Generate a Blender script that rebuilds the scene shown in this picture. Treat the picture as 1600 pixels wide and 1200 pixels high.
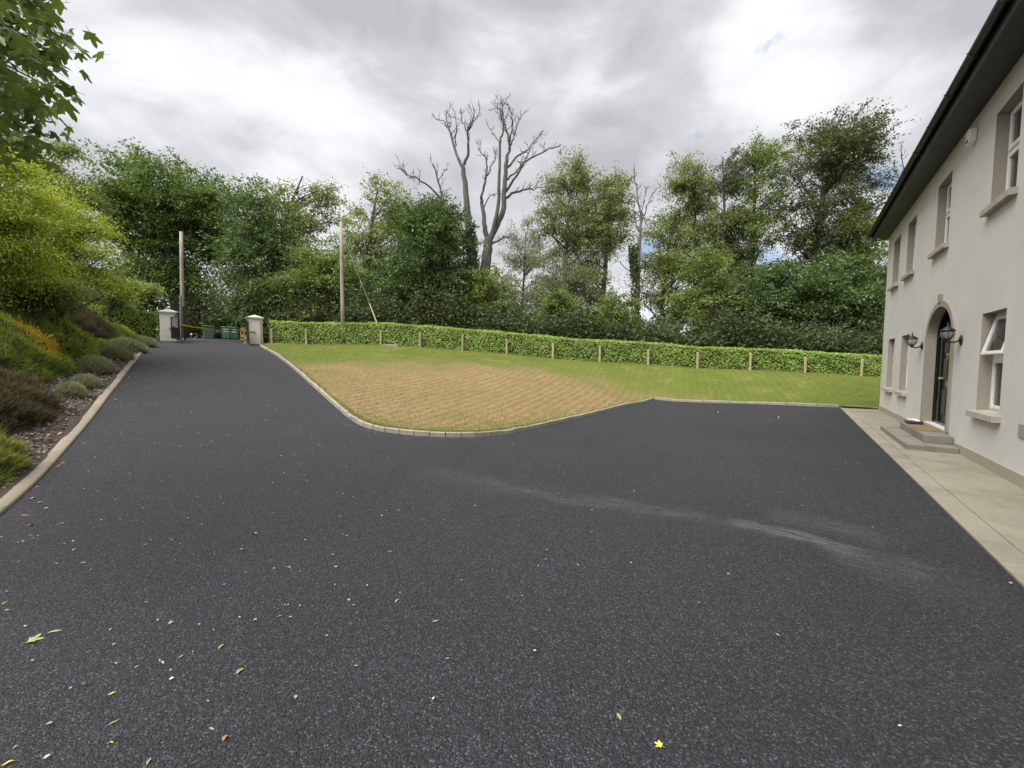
import bpy, math, random
import numpy as np
from mathutils import Vector, Matrix
from mathutils.geometry import delaunay_2d_cdt, tessellate_polygon

for o in list(bpy.data.objects):
    bpy.data.objects.remove(o)
sc = bpy.context.scene
C = sc.collection
rad = math.radians
random.seed(7)

# ------------------------------------------------------------------ camera
CAM_H, FOCAL = 1.45, 610.0            # eye height in metres, focal length in pixels of a 1600 wide picture
PITCH, ROLL = rad(3.1), rad(0.4)
FW = np.array([0, math.cos(PITCH), -math.sin(PITCH)])
_up = np.array([0, math.sin(PITCH), math.cos(PITCH)]); _rt = np.array([1., 0, 0])
UP = _up * math.cos(ROLL) - _rt * math.sin(ROLL)
RT = _rt * math.cos(ROLL) + _up * math.sin(ROLL)
cd = bpy.data.cameras.new('camera'); cam = bpy.data.objects.new('camera', cd); C.objects.link(cam)
cd.sensor_width = 36; cd.lens = 36 * FOCAL / 1600; cd.clip_start = 0.05; cd.clip_end = 3000
cam.matrix_world = Matrix(((RT[0], UP[0], -FW[0], 0), (RT[1], UP[1], -FW[1], 0), (RT[2], UP[2], -FW[2], CAM_H), (0, 0, 0, 1)))
sc.camera = cam

# ------------------------------------------------------------------ sky, sun, exposure
SUN_EL, SUN_AZ = rad(60), rad(-128)     # azimuth from +Y towards +X: the sun stands up to the left
w = bpy.data.worlds.new('World'); sc.world = w; w.use_nodes = True
nt = w.node_tree; nt.nodes.clear()
def N(t, type_, **kw):
    n = t.nodes.new(type_)
    for k, v in kw.items():
        if k.startswith('_'): setattr(n, k[1:], v)
        else: n.inputs[k.replace('__', ' ')].default_value = v
    return n
def ramp(t, stops, interp='LINEAR'):
    n = t.nodes.new('ShaderNodeValToRGB'); e = n.color_ramp.elements; n.color_ramp.interpolation = interp
    while len(e) < len(stops): e.new(0.5)
    for el, (p, c) in zip(e, stops):
        el.position = p; el.color = (c, c, c, 1) if not hasattr(c, '__len__') else (*c, 1)
    return n
def M_(t, op, a, b=None, c=None):
    n = t.nodes.new('ShaderNodeMath'); n.operation = op
    for i, v in enumerate((a, b, c)):
        if v is None: continue
        if isinstance(v, (int, float)): n.inputs[i].default_value = v
        else: t.links.new(v, n.inputs[i])
    return n.outputs[0]
def MixC(t, fac, a, b, mode='MIX'):
    n = t.nodes.new('ShaderNodeMix'); n.data_type = 'RGBA'; n.blend_type = mode
    for i, v in ((0, fac), (6, a), (7, b)):
        if hasattr(v, 'is_linked') or hasattr(v, 'links'): t.links.new(v, n.inputs[i])
        elif hasattr(v, '__len__'): n.inputs[i].default_value = (*v[:3], 1)
        else: n.inputs[i].default_value = v
    return n.outputs[2]
SKY = (8.8, 6.1, 9.2, 4.4)          # where in the cloud field we stand
sky = N(nt, 'ShaderNodeTexSky', _sky_type='NISHITA', _sun_disc=False, _sun_elevation=SUN_EL, _sun_rotation=SUN_AZ)
tc = N(nt, 'ShaderNodeTexCoord')
sep = N(nt, 'ShaderNodeSeparateXYZ'); nt.links.new(tc.outputs['Generated'], sep.inputs[0])
cmb = N(nt, 'ShaderNodeMapping'); cmb.inputs['Scale'].default_value = (1, 1, 1.9); nt.links.new(tc.outputs['Generated'], cmb.inputs[0])
def cloud_noise(loc, scale, detail, rough, dist=0.0, rot=0.0, st=(1, 1, 1)):
    mp = N(nt, 'ShaderNodeMapping'); mp.inputs['Location'].default_value = loc; mp.inputs['Rotation'].default_value = (0, 0, rot); mp.inputs['Scale'].default_value = st
    nt.links.new(cmb.outputs[0], mp.inputs[0]); n = N(nt, 'ShaderNodeTexNoise', Scale=scale, Detail=detail, Roughness=rough, Distortion=dist); nt.links.new(mp.outputs[0], n.inputs['Vector']); return n.outputs[0]
big_n = cloud_noise((SKY[0], SKY[1], 0.4), 1.7, 3, .45, .3); lump_n = cloud_noise((2.0, 7.0, 1.0), 3.9, 10, .56, .3); hole_n = cloud_noise((SKY[2], SKY[3], 5.0), 4.0, 6, .55, .3)
dens = M_(nt, 'MULTIPLY_ADD', big_n, 0.55, M_(nt, 'MULTIPLY', lump_n, 0.45))
cl = ramp(nt, [(0.37, (0.332, 0.337, 0.349)), (0.44, (0.282, 0.286, 0.297)), (0.495, (0.222, 0.225, 0.236)), (0.57, (0.172, 0.175, 0.186))]); nt.links.new(dens, cl.inputs[0])
# thinner, whiter cloud low down where the layer is seen edge-on, breaking into blue
low = ramp(nt, [(0.0, 1.0), (0.16, 0.75), (0.42, 0.0)]); nt.links.new(sep.outputs[2], low.inputs[0])
clw = MixC(nt, M_(nt, 'MULTIPLY', low.outputs[0], 0.5), cl.outputs[0], (0.335, 0.34, 0.352))
gap = ramp(nt, [(0.655, 0.0), (0.73, 1.0)]); nt.links.new(M_(nt, 'ADD', hole_n, M_(nt, 'MULTIPLY', low.outputs[0], 0.10)), gap.inputs[0])
bluesky = MixC(nt, 1.0, sky.outputs[0], (0.05, 0.053, 0.058), 'MULTIPLY')
col = MixC(nt, M_(nt, 'MULTIPLY', gap.outputs[0], 0.85), clw, bluesky)
bg = N(nt, 'ShaderNodeBackground', Strength=0.685); nt.links.new(col, bg.inputs[0])
wo = N(nt, 'ShaderNodeOutputWorld'); nt.links.new(bg.outputs[0], wo.inputs[0])

sd = bpy.data.lights.new('sun', 'SUN'); sun = bpy.data.objects.new('sun', sd); C.objects.link(sun)
sd.energy = 1.5; sd.angle = rad(60); sd.color = (1, 0.965, 0.91)
sv = Vector((math.sin(SUN_AZ) * math.cos(SUN_EL), math.cos(SUN_AZ) * math.cos(SUN_EL), math.sin(SUN_EL)))
sun.rotation_euler = sv.to_track_quat('Z', 'Y').to_euler(); sun.location = sv * 60
sc.view_settings.view_transform = 'Standard'; sc.view_settings.look = 'None'
sc.view_settings.gamma = 1; sc.view_settings.exposure = 2.2; sc.view_settings.use_curve_mapping = False
sc.cycles.max_bounces = 6; sc.cycles.diffuse_bounces = 3; sc.cycles.transparent_max_bounces = 8
sc.cycles.use_denoising = True

# ------------------------------------------------------------------ terrain
def ray(px, py): return FW * FOCAL + RT * (px - 800) + UP * (600 - py)
U = np.array([-.63, .777]); U /= np.linalg.norm(U); W = np.array([-U[1], U[0]])   # along the drive, to its left
def uv(s, v): return s * U + v * W
GS = np.array([-40, 4, 6, 8.15, 10, 12.7, 15, 19.2, 26.3, 40.6, 70]); GZ = np.array([0, 0, .02, .17, .42, .80, 1.16, 1.72, 2.44, 3.27, 3.6])
def g(s): return float(np.interp(s, GS, GZ))
TH = rad(36.0); HD = np.array([math.sin(TH), math.cos(TH)]); HN = np.array([-HD[1], HD[0]]); HDIST = 2.21   # house front: along, outward
def HW(s, o, z): p = HD * s - HN * (HDIST - o); return (p[0], p[1], z)
ctrl = []
for s in (6, 8, 10, 12, 14, 17, 20, 23, 26.3, 30, 35, 41, 50, 60):
    for v in (1.455, -0.7, -2.8): ctrl.append((*uv(s, v), g(s)))
for s in (-6, 0, 4, 8, 12, 17, 22, 28, 36):
    for v in (4, 9, 18): ctrl.append((*uv(s, v), g(s)))
ctrl += [(x, y, 0) for x, y in ((0, 0), (-3, 1), (3, 1), (0, 4), (-1, 7.2), (1.7, 9.8), (4, 6.5), (5.5, 9), (-2, 5), (0, -8), (6, -6), (-3, -6), (8.5, 11.5))]
ctrl += [(*HW(s, o, 0)[:2], 0) for s in (-4, 2, 7, 12, 16.8) for o in (0.5, -4, -10)]
ctrl += [(4, 13.4, .03), (5.9, 16.2, .06), (11.3, 13.4, 0), (8.6, 14.9, .03)]
ctrl += [(-7, 21.3, 2.3), (0, 20.5, 1.82), (6.4, 19.7, 1.43), (12.4, 18.9, 1.1), (17.2, 18.2, .82), (24, 17.2, .5)]
ctrl += [(-14, 27, 2.65), (0, 25, 2.1), (12, 24, 1.5), (22, 22, 1.0), (-8, 32, 2.7), (4, 34, 2.3), (20, 32, 1.6), (35, 20, .6)]
ctrl += [(-60, 60, 3.4), (0, 70, 2.6), (60, 60, 1.6), (85, 0, 0), (-80, 0, 1.6), (0, -70, 0), (60, -60, 0), (-60, -60, 0), (-30, 80, 3.2), (40, 40, 1.4)]
ctrl = np.array(ctrl, float)
def _tps(d2): return np.where(d2 > 1e-9, 0.5 * d2 * np.log(np.maximum(d2, 1e-9)), 0)
_n = len(ctrl); _A = np.zeros((_n + 3, _n + 3))
_A[:_n, :_n] = _tps(((ctrl[:, None, :2] - ctrl[None, :, :2]) ** 2).sum(2)) + np.eye(_n) * 0.3
_A[:_n, _n] = 1; _A[:_n, _n + 1:] = ctrl[:, :2]; _A[_n:, :_n] = _A[:_n, _n:].T
_c = np.linalg.solve(_A, np.concatenate([ctrl[:, 2], np.zeros(3)]))
BV = np.array([0, .15, .9, 1.6, 3.0, 4.6, 6.5, 12, 40]); BZ = np.array([0, .04, .18, .55, 1.5, 2.05, 2.3, 2.5, 2.6])
def terrain(P):
    P = np.atleast_2d(np.asarray(P, float))[:, :2]
    r = np.linalg.norm(P, axis=1, keepdims=True); Q = P * np.minimum(1, 85 / np.maximum(r, 1e-6))
    out = np.empty(len(Q))
    for a in range(0, len(Q), 20000):
        q = Q[a:a + 20000]
        out[a:a + 20000] = _tps(((q[:, None] - ctrl[None, :, :2]) ** 2).sum(2)) @ _c[:_n] + _c[_n] + q @ _c[_n + 1:]
    s = Q @ U; v = Q @ W - 1.62
    fade = np.clip((30 - s) / 5, 0, 1)
    out += np.interp(np.maximum(v, 0), BV, BZ) * fade
    return out
def tz(x, y): return float(terrain([(x, y)])[0])
_T = np.geomspace(1.2, 90, 2600)
def at(px, py, lift=0.0):
    """where the line of sight through a pixel meets the ground"""
    r = ray(px, py); r = r / r[1]
    pts = np.array([0, 0, CAM_H]) + _T[:, None] * r
    d = pts[:, 2] - terrain(pts) - lift
    k = np.argmax(d < 0)
    if d[k] >= 0: k = len(_T) - 1
    return pts[k]
def pt(px, py, Y):
    r = ray(px, py); return np.array([0, 0, CAM_H]) + r * (Y / r[1])

# ------------------------------------------------------------------ materials
def new_mat(name):
    m = bpy.data.materials.new(name); m.use_nodes = True; t = m.node_tree; t.nodes.clear()
    b = N(t, 'ShaderNodeBsdfPrincipled'); o = N(t, 'ShaderNodeOutputMaterial'); t.links.new(b.outputs[0], o.inputs[0])
    return m, t, b
def setc(t, b, c, key='Base Color'):
    if hasattr(c, 'links'): t.links.new(c, b.inputs[key])
    else: b.inputs[key].default_value = (*c, 1) if hasattr(c, '__len__') else c
def wpos(t):
    return N(t, 'ShaderNodeNewGeometry').outputs['Position']
def noise(t, vec, scale, detail=4, rough=.55, dist=0.0, out=0):
    n = N(t, 'ShaderNodeTexNoise', Scale=scale, Detail=detail, Roughness=rough, Distortion=dist)
    if vec is not None: t.links.new(vec, n.inputs['Vector'])
    return n.outputs[out]
def bump(t, b, h, strength=.3, dist=.01):
    n = N(t, 'ShaderNodeBump', Strength=strength, Distance=dist); t.links.new(h, n.inputs['Height']); t.links.new(n.outputs[0], b.inputs['Normal'])
def plain(name, col, rough=.6, var=.12, scale=6, metal=0.0, bumps=0.0, bscale=60, stain=None, spec=.5):
    """a paint, metal or concrete: base colour with soft uneven tone, an optional fine relief"""
    m, t, b = new_mat(name); p = wpos(t)
    v = noise(t, p, scale, 5, .6); r = ramp(t, [(.3, tuple(c * (1 - var) for c in col)), (.7, tuple(min(1, c * (1 + var)) for c in col))]); t.links.new(v, r.inputs[0])
    c = r.outputs[0]
    if stain:
        sv_ = noise(t, p, stain[1], 6, .65, .4); rr = ramp(t, [(stain[2], 0), (stain[2] + .16, 1)]); t.links.new(sv_, rr.inputs[0]); c = MixC(t, rr.outputs[0], c, stain[0])
    setc(t, b, c); b.inputs['Roughness'].default_value = rough; b.inputs['Metallic'].default_value = metal; b.inputs['Specular IOR Level'].default_value = spec
    if bumps: bump(t, b, noise(t, p, bscale, 4, .6), bumps, .004)
    return m
def leafmat(name, dark, light, trans=.35, rough=.55, extra=None, spec=.3, nscale=.6, grey=.16):
    m = bpy.data.materials.new(name); m.use_nodes = True; t = m.node_tree; t.nodes.clear()
    geo = N(t, 'ShaderNodeNewGeometry'); lum = lambda c: .25 * c[0] + .65 * c[1] + .1 * c[2]; dark, light = (tuple((c * (1 - grey) + lum(q) * grey) * k for c in q) for q, k in ((dark, 1.75), (light, 2.1)))
    mix = M_(t, 'ADD', M_(t, 'MULTIPLY', geo.outputs['Random Per Island'], .42), M_(t, 'MULTIPLY', noise(t, geo.outputs['Position'], nscale, 4), .66))
    st = [(.18, dark), (.82, light)]
    r = ramp(t, st); t.links.new(mix, r.inputs[0]); c = r.outputs[0]
    if extra:
        rr = ramp(t, [(extra[1], 0), (extra[1] + .02, 1)]); t.links.new(geo.outputs['Random Per Island'], rr.inputs[0]); c = MixC(t, rr.outputs[0], c, extra[0])
    b = N(t, 'ShaderNodeBsdfPrincipled', Roughness=rough); b.inputs['Specular IOR Level'].default_value = spec; t.links.new(c, b.inputs['Base Color'])
    tr = N(t, 'ShaderNodeBsdfTranslucent'); tcol = MixC(t, 1.0, c, (1.25, 1.3, .55), 'MULTIPLY'); t.links.new(tcol, tr.inputs[0])
    mx = N(t, 'ShaderNodeMixShader'); mx.inputs[0].default_value = trans; t.links.new(b.outputs[0], mx.inputs[1]); t.links.new(tr.outputs[0], mx.inputs[2])
    o = N(t, 'ShaderNodeOutputMaterial'); t.links.new(mx.outputs[0], o.inputs[0])
    return m
def mapped(t, vec, loc=(0, 0, 0), rot=(0, 0, 0), scale=(1, 1, 1), kind='POINT'):
    n = N(t, 'ShaderNodeMapping', _vector_type=kind); n.inputs['Location'].default_value = loc; n.inputs['Rotation'].default_value = rot; n.inputs['Scale'].default_value = scale
    t.links.new(vec, n.inputs[0]); return n.outputs[0]

MAT = {}
def asphalt():
    m, t, b = new_mat('asphalt'); p = wpos(t)
    v1 = N(t, 'ShaderNodeTexVoronoi', Scale=125.0); t.links.new(p, v1.inputs['Vector'])
    v2 = N(t, 'ShaderNodeTexVoronoi', Scale=260.0); t.links.new(p, v2.inputs['Vector'])
    sepc = N(t, 'ShaderNodeSeparateColor'); t.links.new(v1.outputs['Color'], sepc.inputs[0])
    stone = ramp(t, [(0, (.0115, .012, .0155)), (.55, (.0262, .027, .034)), (.9, (.048, .0495, .061)), (1, (.105, .108, .126))]); t.links.new(sepc.outputs[0], stone.inputs[0])
    edge = ramp(t, [(.35, 1), (.75, .42)]); t.links.new(v1.outputs['Distance'], edge.inputs[0])
    c = MixC(t, 1, stone.outputs[0], edge.outputs[0], 'MULTIPLY')
    big = ramp(t, [(.3, .82), (.72, 1.16)]); t.links.new(noise(t, p, .45, 6, .6, .5), big.inputs[0]); c = MixC(t, 1, c, big.outputs[0], 'MULTIPLY')
    # pale stone dust dragged across the mat in thin streaks
    tot = None
    for (ax, ay), (bx, by), wd, amt in STREAKS:
        L = math.hypot(bx - ax, by - ay); ang = math.atan2(by - ay, bx - ax)
        q = mapped(t, p, loc=(ax, ay, 0), rot=(0, 0, ang), kind='TEXTURE')
        wob = noise(t, q, .9, 3); s_ = N(t, 'ShaderNodeSeparateXYZ'); t.links.new(q, s_.inputs[0])
        yv = M_(t, 'ADD', s_.outputs[1], M_(t, 'MULTIPLY', M_(t, 'SUBTRACT', wob, .5), .6))
        core = ramp(t, [(0, 1), (1, 0)], 'EASE'); t.links.new(M_(t, 'DIVIDE', M_(t, 'ABSOLUTE', yv), wd), core.inputs[0])
        e1 = ramp(t, [(-0.0, 0), (.15, 1), (.8, 1), (1, 0)]); t.links.new(M_(t, 'DIVIDE', s_.outputs[0], L), e1.inputs[0])
        q2 = mapped(t, q, scale=(2.4, 24, 1)); gr = ramp(t, [(.40, 0), (.62, 1)]); t.links.new(noise(t, q2, 1.0, 6, .7), gr.inputs[0])
        k = M_(t, 'MULTIPLY', M_(t, 'MULTIPLY', core.outputs[0], e1.outputs[0]), M_(t, 'MULTIPLY', gr.outputs[0], amt))
        tot = k if tot is None else M_(t, 'MAXIMUM', tot, k)
    tex = ramp(t, [(.3, 1), (.6, .15)]); t.links.new(v2.outputs['Distance'], tex.inputs[0])
    c = MixC(t, M_(t, 'MULTIPLY', tot, tex.outputs[0]), c, (.34, .33, .30))
    setc(t, b, c); b.inputs['Roughness'].default_value = .78; b.inputs['Specular IOR Level'].default_value = .42
    h = M_(t, 'ADD', M_(t, 'MULTIPLY', v1.outputs['Distance'], -1.0), M_(t, 'MULTIPLY', sepc.outputs[1], .35))
    bump(t, b, h, .9, .008)
    return m
def concrete(name, col, rough=.85, darkc=(.16, .155, .135)):
    m, t, b = new_mat(name); p = wpos(t)
    a = ramp(t, [(.28, tuple(c * .72 for c in col)), (.5, col), (.75, tuple(c * 1.14 for c in col))]); t.links.new(noise(t, p, 2.2, 8, .65, .6), a.inputs[0])
    st = ramp(t, [(.52, 0), (.72, .7)]); t.links.new(noise(t, p, .9, 7, .7, .8), st.inputs[0])
    c = MixC(t, st.outputs[0], a.outputs[0], darkc)
    sp = ramp(t, [(.35, .86), (.6, 1.06)]); t.links.new(noise(t, p, 90, 3, .7), sp.inputs[0]); c = MixC(t, 1, c, sp.outputs[0], 'MULTIPLY')
    setc(t, b, c); b.inputs['Roughness'].default_value = rough; bump(t, b, noise(t, p, 120, 4, .7), .25, .004)
    return m
def lawnmat(name, blade=False):
    m, t, b = new_mat(name); p = wpos(t)
    fine = noise(t, p, 55, 3, .7); mid = noise(t, p, 5, 6, .65); big = noise(t, p, .55, 5, .6, .4)
    gr = ramp(t, [(.3, (.055, .078, .013)), (.55, (.115, .142, .026)), (.8, (.205, .212, .06))])
    t.links.new(M_(t, 'ADD', M_(t, 'MULTIPLY', fine, .35), M_(t, 'ADD', M_(t, 'MULTIPLY', mid, .4), M_(t, 'MULTIPLY', big, .25))), gr.inputs[0])
    dr = ramp(t, [(.3, (.145, .102, .046)), (.55, (.25, .182, .088)), (.8, (.365, .285, .155))])
    t.links.new(M_(t, 'ADD', M_(t, 'MULTIPLY', fine, .4), M_(t, 'MULTIPLY', mid, .6)), dr.inputs[0])
    # the scorched patch: an uneven oval, greener in the mower's overlaps
    q = mapped(t, p, loc=(DRY[0], DRY[1], 0), rot=(0, 0, DRY[4]), kind='TEXTURE'); s_ = N(t, 'ShaderNodeSeparateXYZ'); t.links.new(q, s_.inputs[0])
    def sq(v, r): return M_(t, 'POWER', M_(t, 'ABSOLUTE', M_(t, 'DIVIDE', v, r)), 2.4)
    dist = M_(t, 'ADD', sq(s_.outputs[0], DRY[2]), sq(s_.outputs[1], DRY[3]))
    def wave(ang, pitch, dis):
        qq = mapped(t, p, rot=(0, 0, ang)); n = N(t, 'ShaderNodeTexWave', Scale=1 / pitch / 3.1416 * 1.571, Distortion=dis, Detail=2.0); n.inputs['Detail Scale'].default_value = 1.5; t.links.new(qq, n.inputs['Vector']); return n.outputs[1]
    w1 = wave(rad(74), .36, 1.3); w2 = wave(rad(22), .46, 1.6)
    lat = M_(t, 'MULTIPLY', M_(t, 'ADD', w1, w2), .5)
    f = M_(t, 'ADD', M_(t, 'MULTIPLY', dist, .38), M_(t, 'ADD', M_(t, 'MULTIPLY', M_(t, 'SUBTRACT', big, .5), 1.5), M_(t, 'MULTIPLY', M_(t, 'SUBTRACT', mid, .5), 1.0)))
    f = M_(t, 'ADD', f, M_(t, 'MULTIPLY', M_(t, 'SUBTRACT', lat, .5), .14))
    mk = ramp(t, [(.10, 1), (.62, 0)]); t.links.new(f, mk.inputs[0])
    odd = ramp(t, [(.55, 0), (.75, .55)]); t.links.new(noise(t, p, 1.1, 5, .6, .6), odd.inputs[0])
    c = MixC(t, M_(t, 'MAXIMUM', mk.outputs[0], odd.outputs[0]), gr.outputs[0], dr.outputs[0])
    tone = ramp(t, [(.25, .76), (.75, 1.12)]); t.links.new(lat, tone.inputs[0]); c = MixC(t, M_(t, 'MULTIPLY_ADD', mk.outputs[0], .55, .35), c, MixC(t, 1, c, tone.outputs[0], 'MULTIPLY'))
    if blade:
        gi = N(t, 'ShaderNodeNewGeometry'); rr = ramp(t, [(0, .78), (1, 1.28)]); t.links.new(gi.outputs['Random Per Island'], rr.inputs[0]); c = MixC(t, 1, c, rr.outputs[0], 'MULTIPLY')
    setc(t, b, c); b.inputs['Roughness'].default_value = .9; b.inputs['Specular IOR Level'].default_value = .15
    if not blade: bump(t, b, M_(t, 'ADD', M_(t, 'MULTIPLY', fine, .5), M_(t, 'MULTIPLY', lat, .25)), .6, .03)
    return m
def mulchmat(name, lo, hi):
    m, t, b = new_mat(name); p = wpos(t); gi = N(t, 'ShaderNodeNewGeometry')
    r = ramp(t, [(0, lo), (.7, tuple((a + c) / 2 for a, c in zip(lo, hi))), (1, hi)])
    t.links.new(M_(t, 'ADD', M_(t, 'MULTIPLY', gi.outputs['Random Per Island'], .75), M_(t, 'MULTIPLY', noise(t, p, 30, 4), .3)), r.inputs[0])
    setc(t, b, r.outputs[0]); b.inputs['Roughness'].default_value = .9; bump(t, b, noise(t, p, 45, 5, .7), .7, .02)
    return m
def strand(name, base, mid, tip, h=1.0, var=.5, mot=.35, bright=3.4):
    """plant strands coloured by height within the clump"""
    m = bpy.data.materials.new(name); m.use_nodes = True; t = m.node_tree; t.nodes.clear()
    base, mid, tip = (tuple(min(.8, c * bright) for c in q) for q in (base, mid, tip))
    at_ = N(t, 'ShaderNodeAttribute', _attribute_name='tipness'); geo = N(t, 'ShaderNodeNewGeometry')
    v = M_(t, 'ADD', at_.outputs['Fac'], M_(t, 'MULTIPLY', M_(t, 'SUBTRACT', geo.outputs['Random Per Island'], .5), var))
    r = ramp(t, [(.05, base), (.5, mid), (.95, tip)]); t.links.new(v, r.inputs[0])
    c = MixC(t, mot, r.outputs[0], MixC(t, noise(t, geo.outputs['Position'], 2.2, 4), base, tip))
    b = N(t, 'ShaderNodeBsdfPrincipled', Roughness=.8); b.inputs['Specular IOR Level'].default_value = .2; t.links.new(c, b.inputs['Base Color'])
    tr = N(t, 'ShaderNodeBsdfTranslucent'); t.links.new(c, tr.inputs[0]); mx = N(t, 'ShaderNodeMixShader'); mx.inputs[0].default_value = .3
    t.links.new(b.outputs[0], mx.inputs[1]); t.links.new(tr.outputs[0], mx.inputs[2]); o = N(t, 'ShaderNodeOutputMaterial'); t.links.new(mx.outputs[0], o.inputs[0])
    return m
def bark(name, a, c2, scale=7):
    m, t, b = new_mat(name); p = wpos(t); q = mapped(t, p, scale=(1, 1, .18))
    r = ramp(t, [(.3, a), (.72, c2)]); t.links.new(noise(t, q, scale, 6, .7, .6), r.inputs[0]); setc(t, b, r.outputs[0]); b.inputs['Roughness'].default_value = .9
    bump(t, b, noise(t, q, scale * 2.2, 5, .7), .6, .03); return m
def glassmat(name, tint, rough=.04):
    m, t, b = new_mat(name); setc(t, b, tint); b.inputs['Roughness'].default_value = rough; b.inputs['Specular IOR Level'].default_value = .6
    b.inputs['Alpha'].default_value = .45; return m
def wall_paint(name, col):
    m, t, b = new_mat(name); p = wpos(t)
    r = ramp(t, [(.3, tuple(c * .93 for c in col)), (.7, tuple(c * 1.05 for c in col))]); t.links.new(noise(t, p, .8, 6, .6, .5), r.inputs[0])
    q = mapped(t, p, scale=(1, 1, .12)); st = ramp(t, [(.56, 0), (.8, .35)]); t.links.new(noise(t, q, 3.2, 5, .6), st.inputs[0])
    c = MixC(t, st.outputs[0], r.outputs[0], tuple(c * .78 for c in col)); setc(t, b, c); b.inputs['Roughness'].default_value = .85; b.inputs['Specular IOR Level'].default_value = .25
    bump(t, b, noise(t, p, 70, 4, .6), .12, .004); return m

# ------------------------------------------------------------------ mesh helpers
ORG = {}
def origin(o): return ORG.get(o.name, np.zeros(3)) if o else np.zeros(3)
def tag(o, label=None, cat=None, group=None, kind=None):
    if label: o['label'] = label
    if cat: o['category'] = cat
    if group: o['group'] = group
    if kind: o['kind'] = kind
    return o
def thing(name, loc, label, cat, group=None):
    o = bpy.data.objects.new(name, None); C.objects.link(o); o.location = tuple(float(v) for v in loc); o.empty_display_size = .2
    ORG[o.name] = np.array(loc, float); return tag(o, label, cat, group)
def link_mesh(name, me, mat, parent, smooth=False, org=None):
    o = bpy.data.objects.new(name, me); C.objects.link(o)
    if mat is not None and not me.materials: me.materials.append(mat)
    if smooth: me.polygons.foreach_set('use_smooth', [True] * len(me.polygons))
    if parent is not None:
        o.parent = parent; ORG[o.name] = origin(parent)
    else:
        ORG[o.name] = np.zeros(3) if org is None else np.array(org, float); o.location = tuple(ORG[o.name])
    return o
def np_mesh(name, V, F, mat, parent=None, smooth=False, org=None, attr=None):
    V = np.asarray(V, float) - (origin(parent) if parent is not None else (np.zeros(3) if org is None else np.array(org, float)))
    F = np.asarray(F, int); k = F.shape[1]
    me = bpy.data.meshes.new(name); me.vertices.add(len(V)); me.vertices.foreach_set('co', V.ravel().astype(np.float32))
    me.loops.add(F.size); me.loops.foreach_set('vertex_index', F.ravel().astype(np.int32))
    me.polygons.add(len(F)); me.polygons.foreach_set('loop_start', (np.arange(len(F)) * k).astype(np.int32))
    if attr is not None:
        a = me.attributes.new(attr[0], 'FLOAT', 'POINT'); a.data.foreach_set('value', np.asarray(attr[1], np.float32))
    me.update(calc_edges=True); me.validate()
    return link_mesh(name, me, mat, parent, smooth, org)
class MB:
    def __init__(s): s.v = []; s.f = []
    def add(s, V, F):
        n = len(s.v); s.v += [tuple(float(c) for c in p) for p in V]; s.f += [tuple(i + n for i in f) for f in F]; return s
    def hexa(s, P):   # 8 points: bottom ring, top ring
        return s.add(P, [(3, 2, 1, 0), (4, 5, 6, 7), (0, 1, 5, 4), (1, 2, 6, 5), (2, 3, 7, 6), (3, 0, 4, 7)])
    def box(s, fn, a0, a1, b0, b1, z0, z1):
        return s.hexa([fn(a0, b0, z0), fn(a1, b0, z0), fn(a1, b1, z0), fn(a0, b1, z0), fn(a0, b0, z1), fn(a1, b0, z1), fn(a1, b1, z1), fn(a0, b1, z1)])
    def tube(s, pts, rads, n=6, cap=True):
        pts = [np.asarray(p, float) for p in pts]; m = len(pts)
        if not hasattr(rads, '__len__'): rads = [rads] * m
        V = []; ref = None
        for i in range(m):
            d = pts[min(i + 1, m - 1)] - pts[max(i - 1, 0)]; d = d / (np.linalg.norm(d) + 1e-9)
            if ref is None: ref = np.array([1., 0, 0]) if abs(d[0]) < .8 else np.array([0, 1., 0])
            a = ref - d * (ref @ d); a /= np.linalg.norm(a) + 1e-9; ref = a; b = np.cross(d, a)
            for k in range(n):
                t = 2 * math.pi * k / n; V.append(pts[i] + rads[i] * (math.cos(t) * a + math.sin(t) * b))
        F = [(i * n + k, i * n + (k + 1) % n, (i + 1) * n + (k + 1) % n, (i + 1) * n + k) for i in range(m - 1) for k in range(n)]
        if cap: F += [tuple(range(n - 1, -1, -1)), tuple(range((m - 1) * n, m * n))]
        return s.add(V, F)
    def lathe(s, c, prof, n=12):
        V = [(c[0] + r * math.cos(2 * math.pi * k / n), c[1] + r * math.sin(2 * math.pi * k / n), c[2] + z) for r, z in prof for k in range(n)]
        F = [(i * n + k, i * n + (k + 1) % n, (i + 1) * n + (k + 1) % n, (i + 1) * n + k) for i in range(len(prof) - 1) for k in range(n)]
        F += [tuple(range(n - 1, -1, -1)), tuple(range((len(prof) - 1) * n, len(prof) * n))]
        return s.add(V, F)
    def build(s, name, mat, parent=None, smooth=False, org=None, bevel=0):
        g0 = origin(parent) if parent is not None else (np.zeros(3) if org is None else np.array(org, float))
        me = bpy.data.meshes.new(name); me.from_pydata([tuple(np.array(p) - g0) for p in s.v], [], s.f); me.update()
        o = link_mesh(name, me, mat, parent, smooth, org)
        if bevel:
            md = o.modifiers.new('bevel', 'BEVEL'); md.width = bevel; md.segments = 2; md.limit_method = 'ANGLE'
        return o
WXYZ = lambda a, b, z: (a, b, z)

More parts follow.
